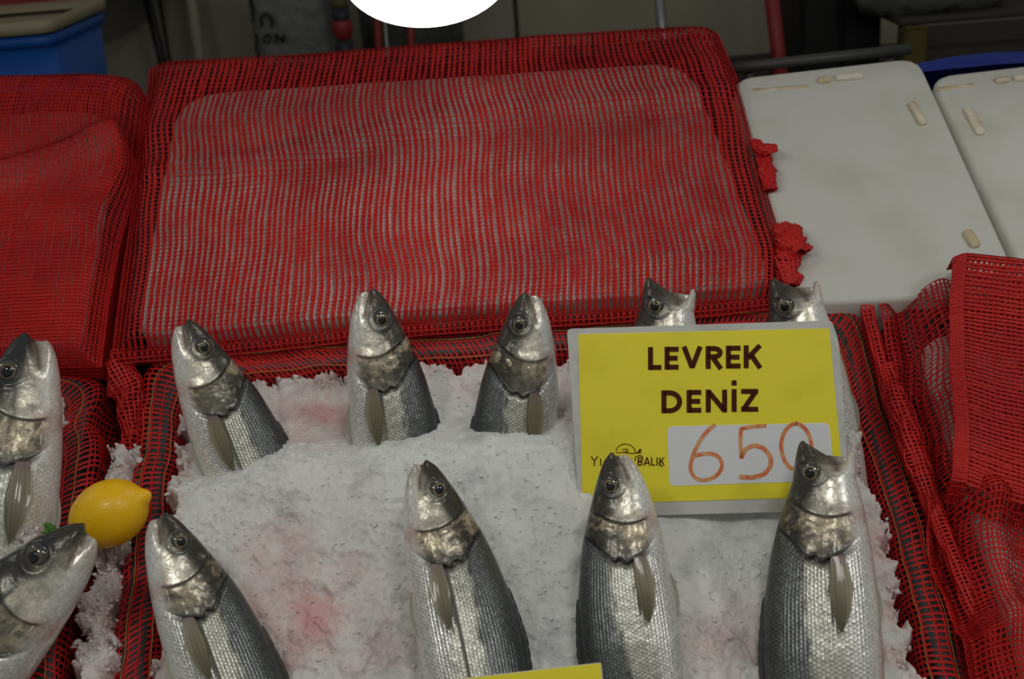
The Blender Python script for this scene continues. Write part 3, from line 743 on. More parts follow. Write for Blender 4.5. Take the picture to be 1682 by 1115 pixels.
        base_ = np.exp(-(fl / .16) ** 2); fc = np.array([.20, .18, .10]) * (1 + .25 * np.sin(fw * 22) + 0 * fl)[..., None] * (1 - .45 * fl[..., None])
        fc = fc * (1 - .75 * base_[..., None]) + np.array([.17, .11, .13]) * .75 * base_[..., None]
        pale = smooth(.2, 1, -fw)[..., None] * (1 - base_[..., None]); fc = fc * (1 - .5 * pale) + np.array([.36, .35, .24]) * .5 * pale
        fc = fc.reshape(-1, 3); n1, n2 = tf.shape; g = grid_faces(n1, n2)
        idx = np.arange(n1 * n2).reshape(n1, n2); bd = np.concatenate([idx[0], idx[1:, -1], idx[-1, -2::-1], idx[-2:0:-1, 0]])
        sidef = np.array([(bd[i], bd[(i + 1) % len(bd)], bd[(i + 1) % len(bd)] + n1 * n2, bd[i] + n1 * n2) for i in range(len(bd))])
        local_part('pectoral_fin', f.deform(np.vstack([fo, fi])) * k, np.vstack([g, g[:, ::-1] + n1 * n2, sidef]), 'fish_fin', o, attrs={'tone': np.vstack([fc, fc])})
        # pelvic fin
        fl = np.linspace(0, 1, 10)[:, None]; fw = np.linspace(0, 1, 6)[None]
        tf = 165 + 58 * fl; wd = 15 * np.sin(np.pi * np.clip(fl * .8 + .15, 0, 1)); zf = -.90 * f.prof(tf)[1] + 1 - 2 * fl - wd * fw * .5
        yf = sd * (10 + 7 * fw + 4 * fl); fo = np.stack(np.broadcast_arrays(tf, yf, zf), -1).reshape(-1, 3); fi = fo - [0, sd * 1.2, 0]
        g = grid_faces(10, 6); fc = np.tile([.42, .40, .34], (120, 1))
        local_part('pelvic_fin', f.deform(np.vstack([fo, fi])) * k, np.vstack([g, g[:, ::-1] + 60]), 'fish_fin', o, attrs={'tone': fc})
    def blade(nm, t0, t1, hgt, up, spiky, tone):
        n = 40; q = np.linspace(0, 1, n); tb = t0 + (t1 - t0) * q
        top_ = hgt * np.sin(np.pi * np.clip(q * .92 + .05, 0, 1)) ** .6 * (1 - spiky * .55 * (np.arange(n) % 4 == 0))
        u_, l_, _ = f.prof(tb); b = (u_ - 3) if up else -(l_ - 3); sg = 1 if up else -1
        L = [np.stack([tb, np.full(n, y), b], 1) for y in (2.2, -2.2)] + [np.stack([tb + top_ * .9, np.full(n, y), b + sg * (3 + top_)], 1) for y in (-.6, .6)]
        V4 = np.stack(L, 1).reshape(-1, 3); F4 = []
        for i in range(n - 1):
            for j in range(4): F4.append((4 * i + j, 4 * i + (j + 1) % 4, 4 * i + 4 + (j + 1) % 4, 4 * i + 4 + j))
        local_part(nm, f.deform(V4) * k, F4, 'fish_fin', o, attrs={'tone': np.tile(tone, (len(V4), 1))})
    blade('dorsal_fin', 185, 330, 6, True, .3, (.06, .065, .06)); blade('dorsal_fin', 345, 440, 22, True, .3, (.07, .075, .07)); blade('anal_fin', 370, 450, 22, False, .3, (.3, .3, .26))
    n = 16; q = np.linspace(-1, 1, n); tip = 640 + 0 * q - 28 * (1 - np.abs(q)) ** 1.2
    L = [np.stack([np.full(n, 584.), np.full(n, y), q * 24], 1) for y in (3, -3)] + [np.stack([tip, np.full(n, y), q * 62], 1) for y in (-.6, .6)]
    V4 = np.stack(L, 1).reshape(-1, 3); F4 = [(4 * i + j, 4 * i + (j + 1) % 4, 4 * i + 4 + (j + 1) % 4, 4 * i + 4 + j) for i in range(n - 1) for j in range(4)] + [(3, 2, 1, 0), (4 * n - 4, 4 * n - 3, 4 * n - 2, 4 * n - 1)]
    local_part('tail_fin', f.deform(V4) * k, F4, 'fish_fin', o, attrs={'tone': np.tile((.09, .09, .085), (len(V4), 1))})
    return o

GB, GF = 'sea bass in the back row', 'sea bass in the front row'
BASS = [
 ('sea bass at the left end of the back row, touching the red tray wall', GB, (300, 526), (386, 750), 72, -12, True, 362, .10, .1, 1, 0),
 ('sea bass second from left in the back row, mouth closed', GB, (606, 473), (634, 700), 72, -12, True, 366, .04, 0, 2, 4),
 ('sea bass between the second fish and the yellow sign, back row', GB, (869, 479), (860, 700), 72, -12, False, 362, .06, 0, 3, -6),
 ('gaping sea bass peeking over the top middle of the yellow sign', GB, (1098, 447), (1092, 680), 70, -4, False, 400, 1.1, 0, 4, 0),
 ('gaping sea bass peeking over the top right corner of the sign', GB, (1298, 444), (1337, 680), 70, -4, False, 400, 1.0, 0, 5, -6),
 ('sea bass in the front row nearest the lemon', GF, (260, 843), (352, 1100), 74, 14, True, 352, .08, .1, 6, 0),
 ('sea bass alone in the middle of the ice, front row', GF, (692, 756), (764, 1090), 74, 14, True, 358, .06, 0, 7, 0),
 ('sea bass overlapping the lower left corner of the yellow sign', GF, (1012, 741), (1052, 1050), 78, 14, False, 352, .10, 0, 8, -4),
 ('gaping sea bass covering the last digit on the price sign', GF, (1352, 714), (1368, 1050), 84, 18, False, 400, 1.0, 0, 9, 0),
]
for lab, grp, a, b, w1, w2, br, ln, gp, bd, sd, tw in BASS:
    make_fish('sea_bass', lab, 'fish', grp, a, b, w1, w2, br, ln, gp, bd, sd, tw)
make_fish('silver_fish', 'large silver fish cut off by the left edge, above the lemon', 'fish', 'large fish in the left tray', (56, 546), (16, 790), 62, 6, False, 490, .2, 0, 21, 0, True)
make_fish('silver_fish', 'large silver fish with streaked head in the bottom left corner', 'fish', 'large fish in the left tray', (148, 866), (2, 1037), 66, 24, False, 480, .1, 0, 22, 6, True)

# ================================================================== PRICE SIGNS
class Plane:
    def __init__(s, base, top_back):
        """upright card facing the camera, standing on the ice at picture point base (x, y, w)"""
        s.p = S(on_w(*base)); n = CAM - s.p; n[2] *= .9; up = np.array([0, 0, 1.]); n /= np.linalg.norm(n)
        s.n = n * math.cos(top_back) + up * math.sin(top_back); s.n /= np.linalg.norm(s.n)
    def at(s, x, y, h=0.):
        d = ray(x, y); k = ((s.p - CAM) @ s.n) / (d @ s.n)
        return CAM + d * k[..., None] + s.n * h
def slab_on(pl, pts, h0, h1, bev=.0004):
    P = np.array(pts, float); c = P.mean(0); I = P + (c - P) * .004
    return loft([pl.at(P[:, 0], P[:, 1], h0), pl.at(P[:, 0], P[:, 1], h1 - bev), pl.at(I[:, 0], I[:, 1], h1)])
def rpx(q, r, n=6): return round_loop(np.array(q, float), r, n)
def stroke(pts, w, smooth_=False):
    """flat pen stroke as a quad strip in the picture frame -> left, right points"""
    pts = [p for i, p in enumerate(pts) if i == 0 or math.hypot(p[0] - pts[i - 1][0], p[1] - pts[i - 1][1]) > .05]
    P = polyline(pts, 40) if smooth_ else np.array(pts, float)
    T = np.gradient(P, axis=0); 
    if not smooth_:
        d = np.diff(P, axis=0); d /= np.linalg.norm(d, axis=1)[:, None]; T = np.vstack([d[:1], d[:-1] + d[1:], d[-1:]])
        ext = w * 0.0
    T /= np.linalg.norm(T, axis=1)[:, None]; n_ = np.stack([-T[:, 1], T[:, 0]], 1)
    sc_ = np.ones(len(P))
    if not smooth_ and len(P) > 2: sc_[1:-1] = 1 / np.maximum(.5, np.abs((d[:-1] * T[1:-1]).sum(1)))
    ww = np.broadcast_to(w, len(P))[:, None] / 2
    return P - n_ * ww * sc_[:, None], P + n_ * ww * sc_[:, None]
def strokes_mesh(pl, strokes, h):
    V, F, b = [], [], 0
    for L_, R_ in strokes:
        n = len(L_)
        top = np.concatenate([pl.at(L_[:, 0], L_[:, 1], h), pl.at(R_[:, 0], R_[:, 1], h)]); V.append(top)
        F += [(b + i, b + i + 1, b + n + i + 1, b + n + i) for i in range(n - 1)]; b += 2 * n
    return np.concatenate(V), F
def letter(ch, x, y, w, h, th):
    """strokes of a capital in the box x..x+w, y (top)..y+h"""
    L_, Rr, Tp, B = x + th / 2, x + w - th / 2, y + th / 2, y + h - th / 2; vt = [(L_, y), (L_, y + h)]
    arc = lambda cx, cy, rx_, ry_, a0, a1, n=12: [(cx + rx_ * math.cos(math.radians(a)), cy + ry_ * math.sin(math.radians(a))) for a in np.linspace(a0, a1, n)]
    m = y + h / 2
    return {'L': [vt, [(L_, B), (x + w, B)]], 'E': [vt, [(L_, Tp), (x + w, Tp)], [(L_, m), (x + w * .93, m)], [(L_, B), (x + w, B)]],
            'V': [[(x + th * .45, y), (x + w / 2, y + h - th * .3)], [(x + w - th * .45, y), (x + w / 2, y + h - th * .3)]],
            'R': [vt, [(L_, Tp), (x + w * .5, Tp)] + arc(x + w * .5, y + h * .29, w * .5 - th / 2, h * .29 - th / 2, -90, 90) + [(L_, y + h * .58 - th / 2)], [(x + w * .45, y + h * .54), (x + w - th * .35, y + h)]],
            'K': [vt, [(x + w - th * .5, y), (L_ + th * .3, y + h * .56)], [(x + w * .40, y + h * .42), (x + w - th * .45, y + h)]],
            'D': [vt, [(L_, Tp), (x + w * .40, Tp)] + arc(x + w * .40, m, w * .6 - th / 2, h / 2 - th / 2, -90, 90, 16) + [(L_, B)]],
            'N': [vt, [(Rr, y), (Rr, y + h)], [(L_, y + th * .3), (Rr, y + h - th * .3)]],
            'I': [vt], 'İ': [vt, [(L_, y - th * 1.75), (L_, y - th * .7)]],
            'Z': [[(x, Tp), (x + w, Tp)], [(x + w - th * .55, y + th * .6), (x + th * .55, y + h - th * .6)], [(x, B), (x + w, B)]],
            'Y': [[(x, y), (x + w / 2, m)], [(x + w, y), (x + w / 2, m)], [(x + w / 2, m - th * .3), (x + w / 2, y + h)]],
            'A': [[(x, y + h), (x + w / 2, y)], [(x + w, y + h), (x + w / 2, y)], [(x + w * .2, y + h * .68), (x + w * .8, y + h * .68)]],
            'B': [vt, [(L_, Tp)] + arc(x + w * .5, y + h * .26, w * .42, h * .26 - th / 2, -90, 90) + [(L_, y + h * .5)], [(L_, y + h * .5)] + arc(x + w * .5, y + h * .75, w * .5 - th / 2, h * .25 - th / 2, -90, 90) + [(L_, B)]],
            }[ch]
sg = Plane((1160, 846, 6), math.radians(-4))
sign = thing('price_sign', sg.p, 'yellow laminated price sign reading LEVREK DENİZ 650 standing in the ice', 'sign')
part('laminate_sheet', *slab_on(sg, rpx([(931, 540), (1366, 526), (1378, 560), (1398, 838), (952, 850)], (9, 8, 14, 8, 6)), -.0012, 0), 'laminate', sign, sm=False)
part('yellow_card', *slab_on(sg, rpx([(950, 549), (1362, 539), (1387, 815), (957, 828)], 2), 0, .0006, .0001), 'card_yellow', sign, sm=False)
part('price_panel', *slab_on(sg, rpx([(1096, 700), (1362, 694), (1371, 789), (1100, 798)], 10), .0004, .0010, .0001), 'card_white', sign, sm=False)
def word(spec, th): return [stroke(s_, th) for ch, x, y, w, h in spec for s_ in letter(ch, x, y, w, h, th)]
def row(chars, x0, y0, slope, h, gap):
    out = []; x = x0
    for ch, w in chars:
        out.append((ch, x, y0 + slope * (x - x0), w, h)); x += w + gap
    return out
w1_ = word(row([('L', 22), ('E', 23), ('V', 34), ('R', 28), ('E', 24), ('K', 31)], 1064.5, 570, -.018, 37.5, 5.2), 8.2)
part('lettering', *strokes_mesh(sg, w1_, .0010), 'print_brown', sign, sm=False, label='dark brown word LEVREK')
w2_ = word(row([('D', 34), ('E', 24), ('N', 35), ('İ', 8.2), ('Z', 28)], 1086.5, 641, -.018, 37.5, 7.4), 8.2)
part('lettering', *strokes_mesh(sg, w2_, .0010), 'print_brown', sign, sm=False, label='dark brown word DENİZ')
lg = word(row([('B', 8.5), ('A', 9.5), ('L', 7), ('I', 2.5), ('K', 9)], 1047.5, 751, 0, 13.5, 2.0), 1.9)
lg += word([('Y', 971, 749, 11, 16), ('I', 986, 753, 4, 12), ('Z', 1029, 753.5, 9, 11)], 1.7)
lg += [stroke([(1044.5, 757), (1043, 753), (1045, 749.5), (1050, 748), (1055, 749), (1056.5, 752)], 1.5, True),
       stroke([(1012, 741), (1014, 735), (1019, 731), (1027, 728.6), (1035, 730.5), (1041, 735), (1044.5, 743)], 1.3, True),
       stroke([(1012, 743.5), (1025, 742.5), (1032, 744), (1040, 744.3), (1054, 743.5)], 1.3, True), stroke([(1022, 738), (1031, 737.5), (1031, 742), (1025, 742)], 1.3),
       stroke([(1047, 743.5), (1052, 737)], 1.6), stroke([(1050, 743.5), (1053.5, 738)], 2.0), stroke([(1082, 760), (1088, 766.5)], 1.8), stroke([(1006, 743.8), (1009, 743.2)], 1.3)]
part('logo', *strokes_mesh(sg, lg, .0010), 'print_brown', sign, sm=False, label='small brown fish outline and shop lettering')
pr = [stroke([(1175, 697), (1164, 705), (1151, 721), (1140, 742), (1134, 762), (1134, 776), (1143, 787), (1159, 789.5), (1177, 782), (1187, 768), (1186, 755), (1176, 746), (1160, 743.5), (1140, 749)], 6.5, True),
      stroke([(1259, 699), (1240, 700), (1217, 704)], 6, True), stroke([(1217, 702), (1216, 725), (1218, 753)], 6.5, True), stroke([(1217, 752), (1224, 737), (1238, 730.5), (1254, 735), (1266, 750), (1266, 766), (1255, 779), (1236, 784), (1214, 783)], 7.5, True),
      stroke([(1310, 695), (1297, 697), (1286, 712), (1282, 733), (1287, 755), (1298, 770), (1312, 772), (1326, 760), (1334, 738), (1330, 715), (1320, 700), (1306, 694)], 6.5, True)]
part('handwritten_price', *strokes_mesh(sg, pr, .0013), 'marker_red', sign, sm=False, label='orange marker digits 650')
s2 = Plane((860, 1235, 34), math.radians(-4))
sign2 = thing('price_sign', s2.p, 'yellow sign with only its top edge showing at the bottom', 'sign')
part('laminate_sheet', *slab_on(s2, rpx([(588, 1133), (988, 1087.5), (1004, 1240), (600, 1262)], 5), -.0012, 0), 'laminate', sign2, sm=False)
part('yellow_card', *slab_on(s2, rpx([(592, 1134), (986, 1089), (999, 1226), (606, 1250)], 2), 0, .0006, .0001), 'card_yellow', sign2, sm=False)

# ================================================================== LEMON, PARSLEY
pc = S(on_w(182, 842, 14)); Zl = (pc - CAM) @ (RC @ np.array([0, 0, -1.])); tip = at_depth(255, 806, Zl - .006) - pc; ax = tip / np.linalg.norm(tip)
v0 = np.cross(ax, [0, 0, 1.]); v0 /= np.linalg.norm(v0); A3 = np.stack([v0, np.cross(ax, v0), ax], 1); ln = np.linalg.norm(tip); px = Zl / FPX
prof = [(.5, -76), (4, -75), (8, -73.5), (12, -71.5), (22, -67), (34, -57), (44, -44), (52, -26), (55.5, -6), (54, 12), (48, 31), (38, 46), (27, 55.5), (18, 61), (13.5, 65), (12, 69), (10.5, 73), (7.5, 76), (2, 77.5)]
lem = thing('lemon', pc - np.array([0, 0, 55 * px]), 'whole yellow lemon between the two trays', 'lemon')
pf = polyline(prof, 44)
LV, LF = loft(rings([(r * px, z * px) for r, z in pf], 48, pc, A3))
part('fruit', LV, LF, 'lemon', lem)
part('stem_scar', *loft(rings([(.5 * px, -78 * px), (3.5 * px, -77.5 * px), (5 * px, -75.5 * px), (4 * px, -74 * px)], 12, pc, A3)), 'leaf', lem)
lp = S(on_w(86, 868, 8)); pz = Zl
ps = thing('parsley_sprig', lp, 'small green parsley leaf beside the lemon', 'herb')
def leaflet(cx, cy, ang, ln, wd, h):
    P = []; 
    for q in np.linspace(0, 1, 9): P.append((q, .5 * wd * math.sin(math.pi * min(1, q * .9 + .08)) * (1 + .25 * (-1) ** int(q * 8))))
    pts = [(a, b) for a, b in P] + [(a, -b) for a, b in P[::-1]]
    c_, s_ = math.cos(math.radians(ang)), math.sin(math.radians(ang))
    q = np.array([(cx + (a * c_ * ln - b * s_), cy + (a * s_ * ln + b * c_)) for a, b in pts]); n = len(q)
    top = np.array([S(on_w(x, y, h + 3 * math.sin(i))) for i, (x, y) in enumerate(q)]); bot = top - FW * .0007
    return loft([bot, top])
for cx, cy, an, l_, wd, h in ((98, 872, 175, 30, 14, 12), (92, 870, 205, 24, 12, 14), (100, 868, 140, 18, 11, 12), (104, 874, 20, 22, 12, 12)):
    part('leaflet', *leaflet(cx, cy, an, l_, wd, h), 'leaf', ps, sm=False)
part('stalk', *tube_vf([S(on_w(98, 872, 12)), S(on_w(112, 882, 10)), S(on_w(125, 890, 4))], .0011, 6), 'leaf', ps)

# ================================================================== LOOSE NET
def cloth(G, fu, amp, seed, ridges=()):
    """lumpy slope-frame patch -> world"""
    P = G.copy(); u, v = P[..., 0], P[..., 1]; m, n = P.shape[:2]; s = np.linspace(0, 1, n)[None]; t = np.linspace(0, 1, m)[:, None]
    P[..., 2] += amp * fbm(u * fu, v * fu, seed, 3)
    for kind, c0, c1, w_, h in ridges:
        d = (s - (c0 + (c1 - c0) * t)) if kind == 's' else (t - (c0 + (c1 - c0) * s)); P[..., 2] += h * np.exp(-(d / w_) ** 2)
    P[..., 0] += .004 * vnoise(u * 25, v * 25, seed + 3); P[..., 1] += .004 * vnoise(u * 25, v * 25, seed + 4)
    return S(P)
# bunched net between the middle and right trays
def net_roll(pts, ws_, rad, label, seed, turns=1.0):
    P = polyline(pts, 60); w_ = np.interp(np.linspace(0, 1, 60), np.linspace(0, 1, len(ws_)), ws_); C3 = S(on_w(P[:, 0], P[:, 1], w_))
    T = np.gradient(C3, axis=0); T /= np.linalg.norm(T, axis=1)[:, None]; a = np.linspace(0, 2 * math.pi, 33); g = []
    for i in range(60):
        x = np.cross(FW, T[i]); x /= np.linalg.norm(x); y = np.cross(T[i], x)
        r = rad * (1 + .35 * fbm(np.cos(a) * 1.3 + i / 7., np.sin(a) * 1.3 + seed, seed, 3)) * (.55 + .45 * math.sin(math.pi * min(1, .15 + i / 59. * .8)))
        g.append(C3[i] + r[:, None] * (np.cos(a)[:, None] * x * 1.2 + np.sin(a)[:, None] * y * .8))
    g = np.array(g); n_ = int(np.linalg.norm(np.diff(C3, axis=0), axis=1).sum() / .0036)
    return part('net_roll', *net_vf(g, int(2 * math.pi * rad / .0036), n_, .0021, .0017, segs=(n_, 20)), 'red_net', None, label=label, cat='net')
net_roll([(1424, 505), (1446, 600), (1484, 720), (1530, 830), (1586, 960), (1672, 1150)], [-18, -14, -16, -14, -16, -18], .0065, 'twisted red net running between the middle and right trays', 61)
net_roll([(1456, 600), (1482, 680), (1510, 760), (1540, 850)], [-12, -6, -8, -14], .0065, 'short bunched roll of red net beside the twisted net', 62)
net_roll([(190, 590), (215, 640), (225, 720), (215, 780)], [-26, -40, -55, -60], .012, 'crumpled red net pushed into the gap above the lemon', 63)

G = px_patch([(1442, 500), (1520, 480), (1600, 470), (1780, 460)], [(1600, 1180), (1700, 1180), (1900, 1180)],
             [(1442, 500), (1470, 620), (1500, 760), (1530, 900), (1600, 1180)], [(1780, 460), (1820, 800), (1900, 1180)], (-20, -16, 10, -16), 91, 121)
Cs = cloth(G, 17, .012, 65, [('s', .28, .30, .10, .022), ('t', .50, .56, .04, .018), ('s', .10, .08, .05, -.016), ('t', .86, .70, .05, .016)])
ln_ = thing('loose_net', S(on_w(1600, 800, -30)), 'rumpled red net spread loosely over the right tray', 'net')
part('net_sheet', *net_vf(Cs, 44, 96, .0020, .0016, segs=(130, 80)), 'red_net', ln_)
# white slab under the loose net
foam_slab(thing('foam_board', S(on_w(1640, 850, -60)), 'white foam board showing through the loose net at right', 'foam board'), 'board', quad_px([(1508, 548), (1900, 525), (2050, 1180), (1716, 1190)], -15), -15, 60, .03)

def flap_grid(dw, du):
    G = px_patch([(1572 + du, 404), (1586 + du, 398), (1640, 404), (1760, 414)], [(1566 + du, 800), (1640, 828), (1780, 868)],
                 [(1572 + du, 404), (1566 + du, 470), (1562 + du, 600), (1572 + du, 700), (1566 + du, 800)], [(1760, 414), (1770, 640), (1780, 868)], (34 + dw, 30 + dw, 20 + dw, 16 + dw), 61, 81)
    P = G.copy(); t = np.linspace(0, 1, 81)[:, None]; P[..., 2] += .004 * fbm(P[..., 0] * 14, P[..., 1] * 10, 77, 3) - .03 * np.exp(-(t / .02) ** 2) - .022 * np.exp(-((1 - t) / .015) ** 2)
    return S(P)
fl_ = thing('net_flap', S(on_w(1640, 800, 20)), 'folded double flap of red net hanging over the right foam box', 'net')
part('front_layer', *net_vf(flap_grid(0, 0), 22, 64, .0019, .0026, segs=(92, 60)), 'red_net', fl_)
part('back_layer', *net_vf(flap_grid(-7, 4), 22, 60, .0019, .0024, segs=(92, 60)), 'red_net', fl_)
part('side_hem', *net_vf(np.stack([flap_grid(2, 0)[:, k] + FU * (k - 1) * .0012 for k in range(5)], 1), 5, 92, .0022, .0026, segs=(92, 5)), 'red_net', fl_)

# frayed scraps of net sticking out along the right side of the centre box
def scrap(pts, ws_, rad, seed, label):
    P = polyline(pts, 24); w_ = np.interp(np.linspace(0, 1, 24), np.linspace(0, 1, len(ws_)), ws_); C3 = S(on_w(P[:, 0], P[:, 1], w_)); a = np.linspace(0, 2 * math.pi, 21)
    T = np.gradient(C3, axis=0); T /= np.linalg.norm(T, axis=1)[:, None]; g = []
    for i in range(24):
        x = np.cross(FW, T[i]); x /= np.linalg.norm(x); y = np.cross(T[i], x); r = rad * (1 + .5 * fbm(np.cos(a) * 1.6 + i / 3., np.sin(a) * 1.6, seed, 3)) * (.5 + .5 * math.sin(math.pi * (.1 + .8 * i / 23.)))
        g.append(C3[i] + r[:, None] * (np.cos(a)[:, None] * x + np.sin(a)[:, None] * y * .7))
    g = np.array(g); return g
def scrap_part(nm, g, parent): part(nm, *net_vf(g, 16, 22, .0024, .0022, segs=(24, 20)), 'red_net', parent)
scrap_part('frayed_scrap', scrap([(1238, 232), (1252, 246), (1276, 243)], [0, 2, 4], .0055, 91, ''), cb)
scrap_part('frayed_scrap', scrap([(1246, 240), (1258, 270), (1264, 312)], [-6, -6, -10], .007, 92, ''), cb)
scrap_part('frayed_scrap', scrap([(1284, 372), (1300, 398), (1318, 414)], [-8, -4, 0], .011, 93, ''), cb)
scrap_part('frayed_scrap', scrap([(1282, 400), (1294, 430), (1300, 468)], [-8, -8, -14], .010, 94, ''), cb)

# ================================================================== BEHIND THE STALL
CZ = 1.02
Yc0 = float(S((0, .36, -.2))[1]) + .12
ctr = thing('back_counter', (0, Yc0 + .4, 0), 'dark counter behind the stall, hidden by the foam boxes', 'counter')
part('counter_top', *box_vf((-1.6, Yc0, CZ - .04), (1.9, WALL_Y - .03, CZ)), 'dark_wood', ctr, sm=False)
for x in (-1.5, 1.8):
    for y in (Yc0 + .08, WALL_Y - .12): part('leg', *box_vf((x - .03, y - .03, 0), (x + .03, y + .03, CZ - .03)), 'dark_wood', ctr, sm=False)

def span(x0, x1, ymid, Z):
    a = at_depth(x0, ymid, Z); b = at_depth(x1, ymid, Z); return float(a[0]), float(b[0]), float((a[1] + b[1]) / 2)
def zof(x, y, Z): return float(at_depth(x, y, Z)[2])

# blue tub with a cream basin on it
Z = 1.75; x0, x1, yy = span(-130, 90, 80, Z); zt = zof(40, 60, Z); zr = zof(40, 78, Z)
cxm, hw = (x0 + x1) / 2, (x1 - x0) / 2; cy_ = yy + .14
def sq(hx, hy, z, r=.03): return np.column_stack([round_loop(np.array([(cxm - hx, cy_ - hy), (cxm + hx, cy_ - hy), (cxm + hx, cy_ + hy), (cxm - hx, cy_ + hy)]), r, 6), np.full(24, z)])
tub = thing('blue_tub', (cxm, cy_, CZ), 'blue plastic tub at the top left, carrying a cream basin', 'tub')
part('tub_body', *loft([sq(hw * .86, .11, CZ), sq(hw * .96, .13, zr), sq(hw * .92, .125, zr), sq(hw * .82, .105, CZ + .01)]), 'blue_plastic', tub)
part('rim', *loft([sq(hw * .955, .13, zr - .002), sq(hw * 1.0, .14, zr), sq(hw * 1.0, .14, zt), sq(hw * .95, .13, zt), sq(hw * .94, .128, zr)], False, False), 'blue_plastic', tub)
z1, z2 = zof(40, 57, Z), zof(40, 33, Z)
bas = thing('cream_basin', (cxm, cy_, zt), 'shallow cream plastic basin resting on the blue tub', 'basin')
part('basin_body', *loft([sq(hw * .80, .10, zt + .0005), sq(hw * .90, .12, z2 - .02), sq(hw * .86, .115, z2 - .02), sq(hw * .78, .095, zt + .006)]), 'cream_plastic', bas)
part('rim', *loft([sq(hw * .90, .12, z2 - .022), sq(hw * 1.03, .15, z2 - .018), sq(hw * 1.04, .152, z2 - .004), sq(hw * .98, .14, z2), sq(hw * .88, .118, z2 - .012)], False, False), 'cream_plastic', bas)
# shelf on brackets above, with a blue bag hanging from it
Z = 2.0; x0, x1, yy = span(-200, 172, 0, Z); zs = zof(60, 8, Z)
shf = thing('wall_shelf', (x0, yy, zs), 'worn board shelf at the very top left', 'shelf')
part('board', *box_vf((x0, yy, zs), (x1, WALL_Y, zs + .03)), 'dark_wood', shf, sm=False); part('edge_strip', *box_vf((x0, yy - .006, zs + .002), (x1, yy, zs + .012)), 'red_paint', shf, sm=False)
for x in (x0 + .1, x1 - .15): part('bracket', *box_vf((x, yy + .15, zs - .12), (x + .02, WALL_Y, zs)), 'steel', shf, sm=False)
xa, xb, yb = span(22, 126, 25, 2.12); zb = zof(80, 52, 2.12)
bag = thing('blue_bag', ((xa + xb) / 2, yb, zb), 'blue striped bag hanging under the top left shelf', 'bag')
def bl(hx, hy, z, sh=0): return np.column_stack([round_loop(np.array([((xa + xb) / 2 - hx + sh, yb - hy), ((xa + xb) / 2 + hx + sh, yb - hy), ((xa + xb) / 2 + hx + sh, yb + hy), ((xa + xb) / 2 - hx + sh, yb + hy)]), min(hx, hy) * .6, 6), np.full(24, z)])
hb_ = (xb - xa) / 2
part('bag_body', *loft([bl(hb_ * .7, .02, zb), bl(hb_ * .92, .04, zb + .02), bl(hb_, .05, zb + (zs - zb) * .5), bl(hb_ * .95, .03, zs - .002)]), 'blue_bag', bag)
for q in (-.35, .1, .55): part('stripe', *tube_vf([(cx_ := (xa + xb) / 2 + q * hb_, yb - .028, zb + .006), (cx_ - .004, yb - .049, zb + (zs - zb) * .5), (cx_ - .008, yb - .032, zs - .01)], .0018, 6), 'grey_film', bag)

def pole(name, top, bot, Z, wpx, m, label, cat, base=True):
    a = at_depth(top[0], top[1], Z); b = at_depth(bot[0], bot[1], Z); d = (b - a) / (b[2] - a[2]); p0 = a + d * (CZ - a[2]); p1 = a + d * (a[2] + .18 - a[2]); r = wpx * Z / FPX / 2
    o = thing(name, p0, label, cat); part('shaft', *tube_vf([p0, p0 + (p1 - p0) * .5, p1], r, 14), m, o)
    part('foot', *loft(rings([(r * 1.7, 0), (r * 1.7, .006), (r * 1.1, .012)], 16, p0)), m, o); return o
pole('black_post', (242, 0), (266, 100), 2.5, 15, 'black_plastic', 'thin black upright post behind the left corner of the middle box', 'post')
pole('grey_pipe', (312, 0), (328, 92), 2.55, 18, 'wall_panel', 'dull grey upright pipe right of the black post', 'pipe')
pole('red_pole', (618, 0), (622, 80), 2.3, 14, 'red_paint', 'dark red pole just left of the shining rod under the lamp', 'pole')
pole('steel_rod', (629, 0), (636, 80), 2.25, 5, 'steel', 'thin shining steel rod under the left of the lamp', 'rod')
pole('red_pole', (673, 0), (676, 80), 2.3, 13, 'red_paint', 'dark red pole directly below the lamp', 'pole')
pole('steel_post', (1083, 0), (1088, 50), 2.0, 17, 'steel', 'round steel post at the top right corner of the middle box', 'post')
pole('red_pole', (1268, 0), (1282, 118), 1.95, 24, 'red_paint', 'thick red pole standing behind the white foam box', 'pole')
# white printed sack
Z = 2.3; xa, xb, ys = span(412, 542, 50, Z); cxs = (xa + xb) / 2; hs = (xb - xa) / 2; zt = zof(480, -60, Z)
def sk(hx, hy, z, dx=0.): return np.column_stack([round_loop(np.array([(cxs - hx + dx, ys + .09 - hy), (cxs + hx + dx, ys + .09 - hy), (cxs + hx + dx, ys + .09 + hy), (cxs - hx + dx, ys + .09 + hy)]), min(hx, hy) * .5, 8), np.full(32, z)])
sack = thing('printed_sack', (cxs, ys + .09, CZ), 'slumped pale sack with faded dark letters against the wall', 'sack')
hz = zt - CZ
part('sack_body', *loft([sk(hs * .9, .07, CZ), sk(hs * 1.02, .088, CZ + hz * .12), sk(hs, .09, CZ + hz * .4, .004), sk(hs * .97, .082, CZ + hz * .7, -.005), sk(hs * .8, .06, CZ + hz * .93), sk(hs * .4, .03, zt)]), 'sack_white', sack)
class Flat:
    def at(s, x, y, h=0.): 
        d = ray(x, y); k = (ys - .004 - CAM[1]) / d[..., 1]; return CAM + d * k[..., None]
sl_ = [stroke(q, 6, False) for q in ([(416, 8), (416, 36)],)] + [stroke([(430, 44), (428, 30), (436, 22), (446, 30), (447, 44)], 6, True)]
sl_ += [stroke([(421, 56), (421, 86)], 6), stroke([(441, 56), (436, 58), (432, 64), (434, 70), (441, 70), (444, 64), (441, 56)], 4, True)] + [stroke(s_, 4.5) for s_ in letter('N', 451, 55, 17, 15, 4.5)]
part('print', *strokes_mesh(Flat(), sl_, 0), 'sack_print', sack, sm=False)
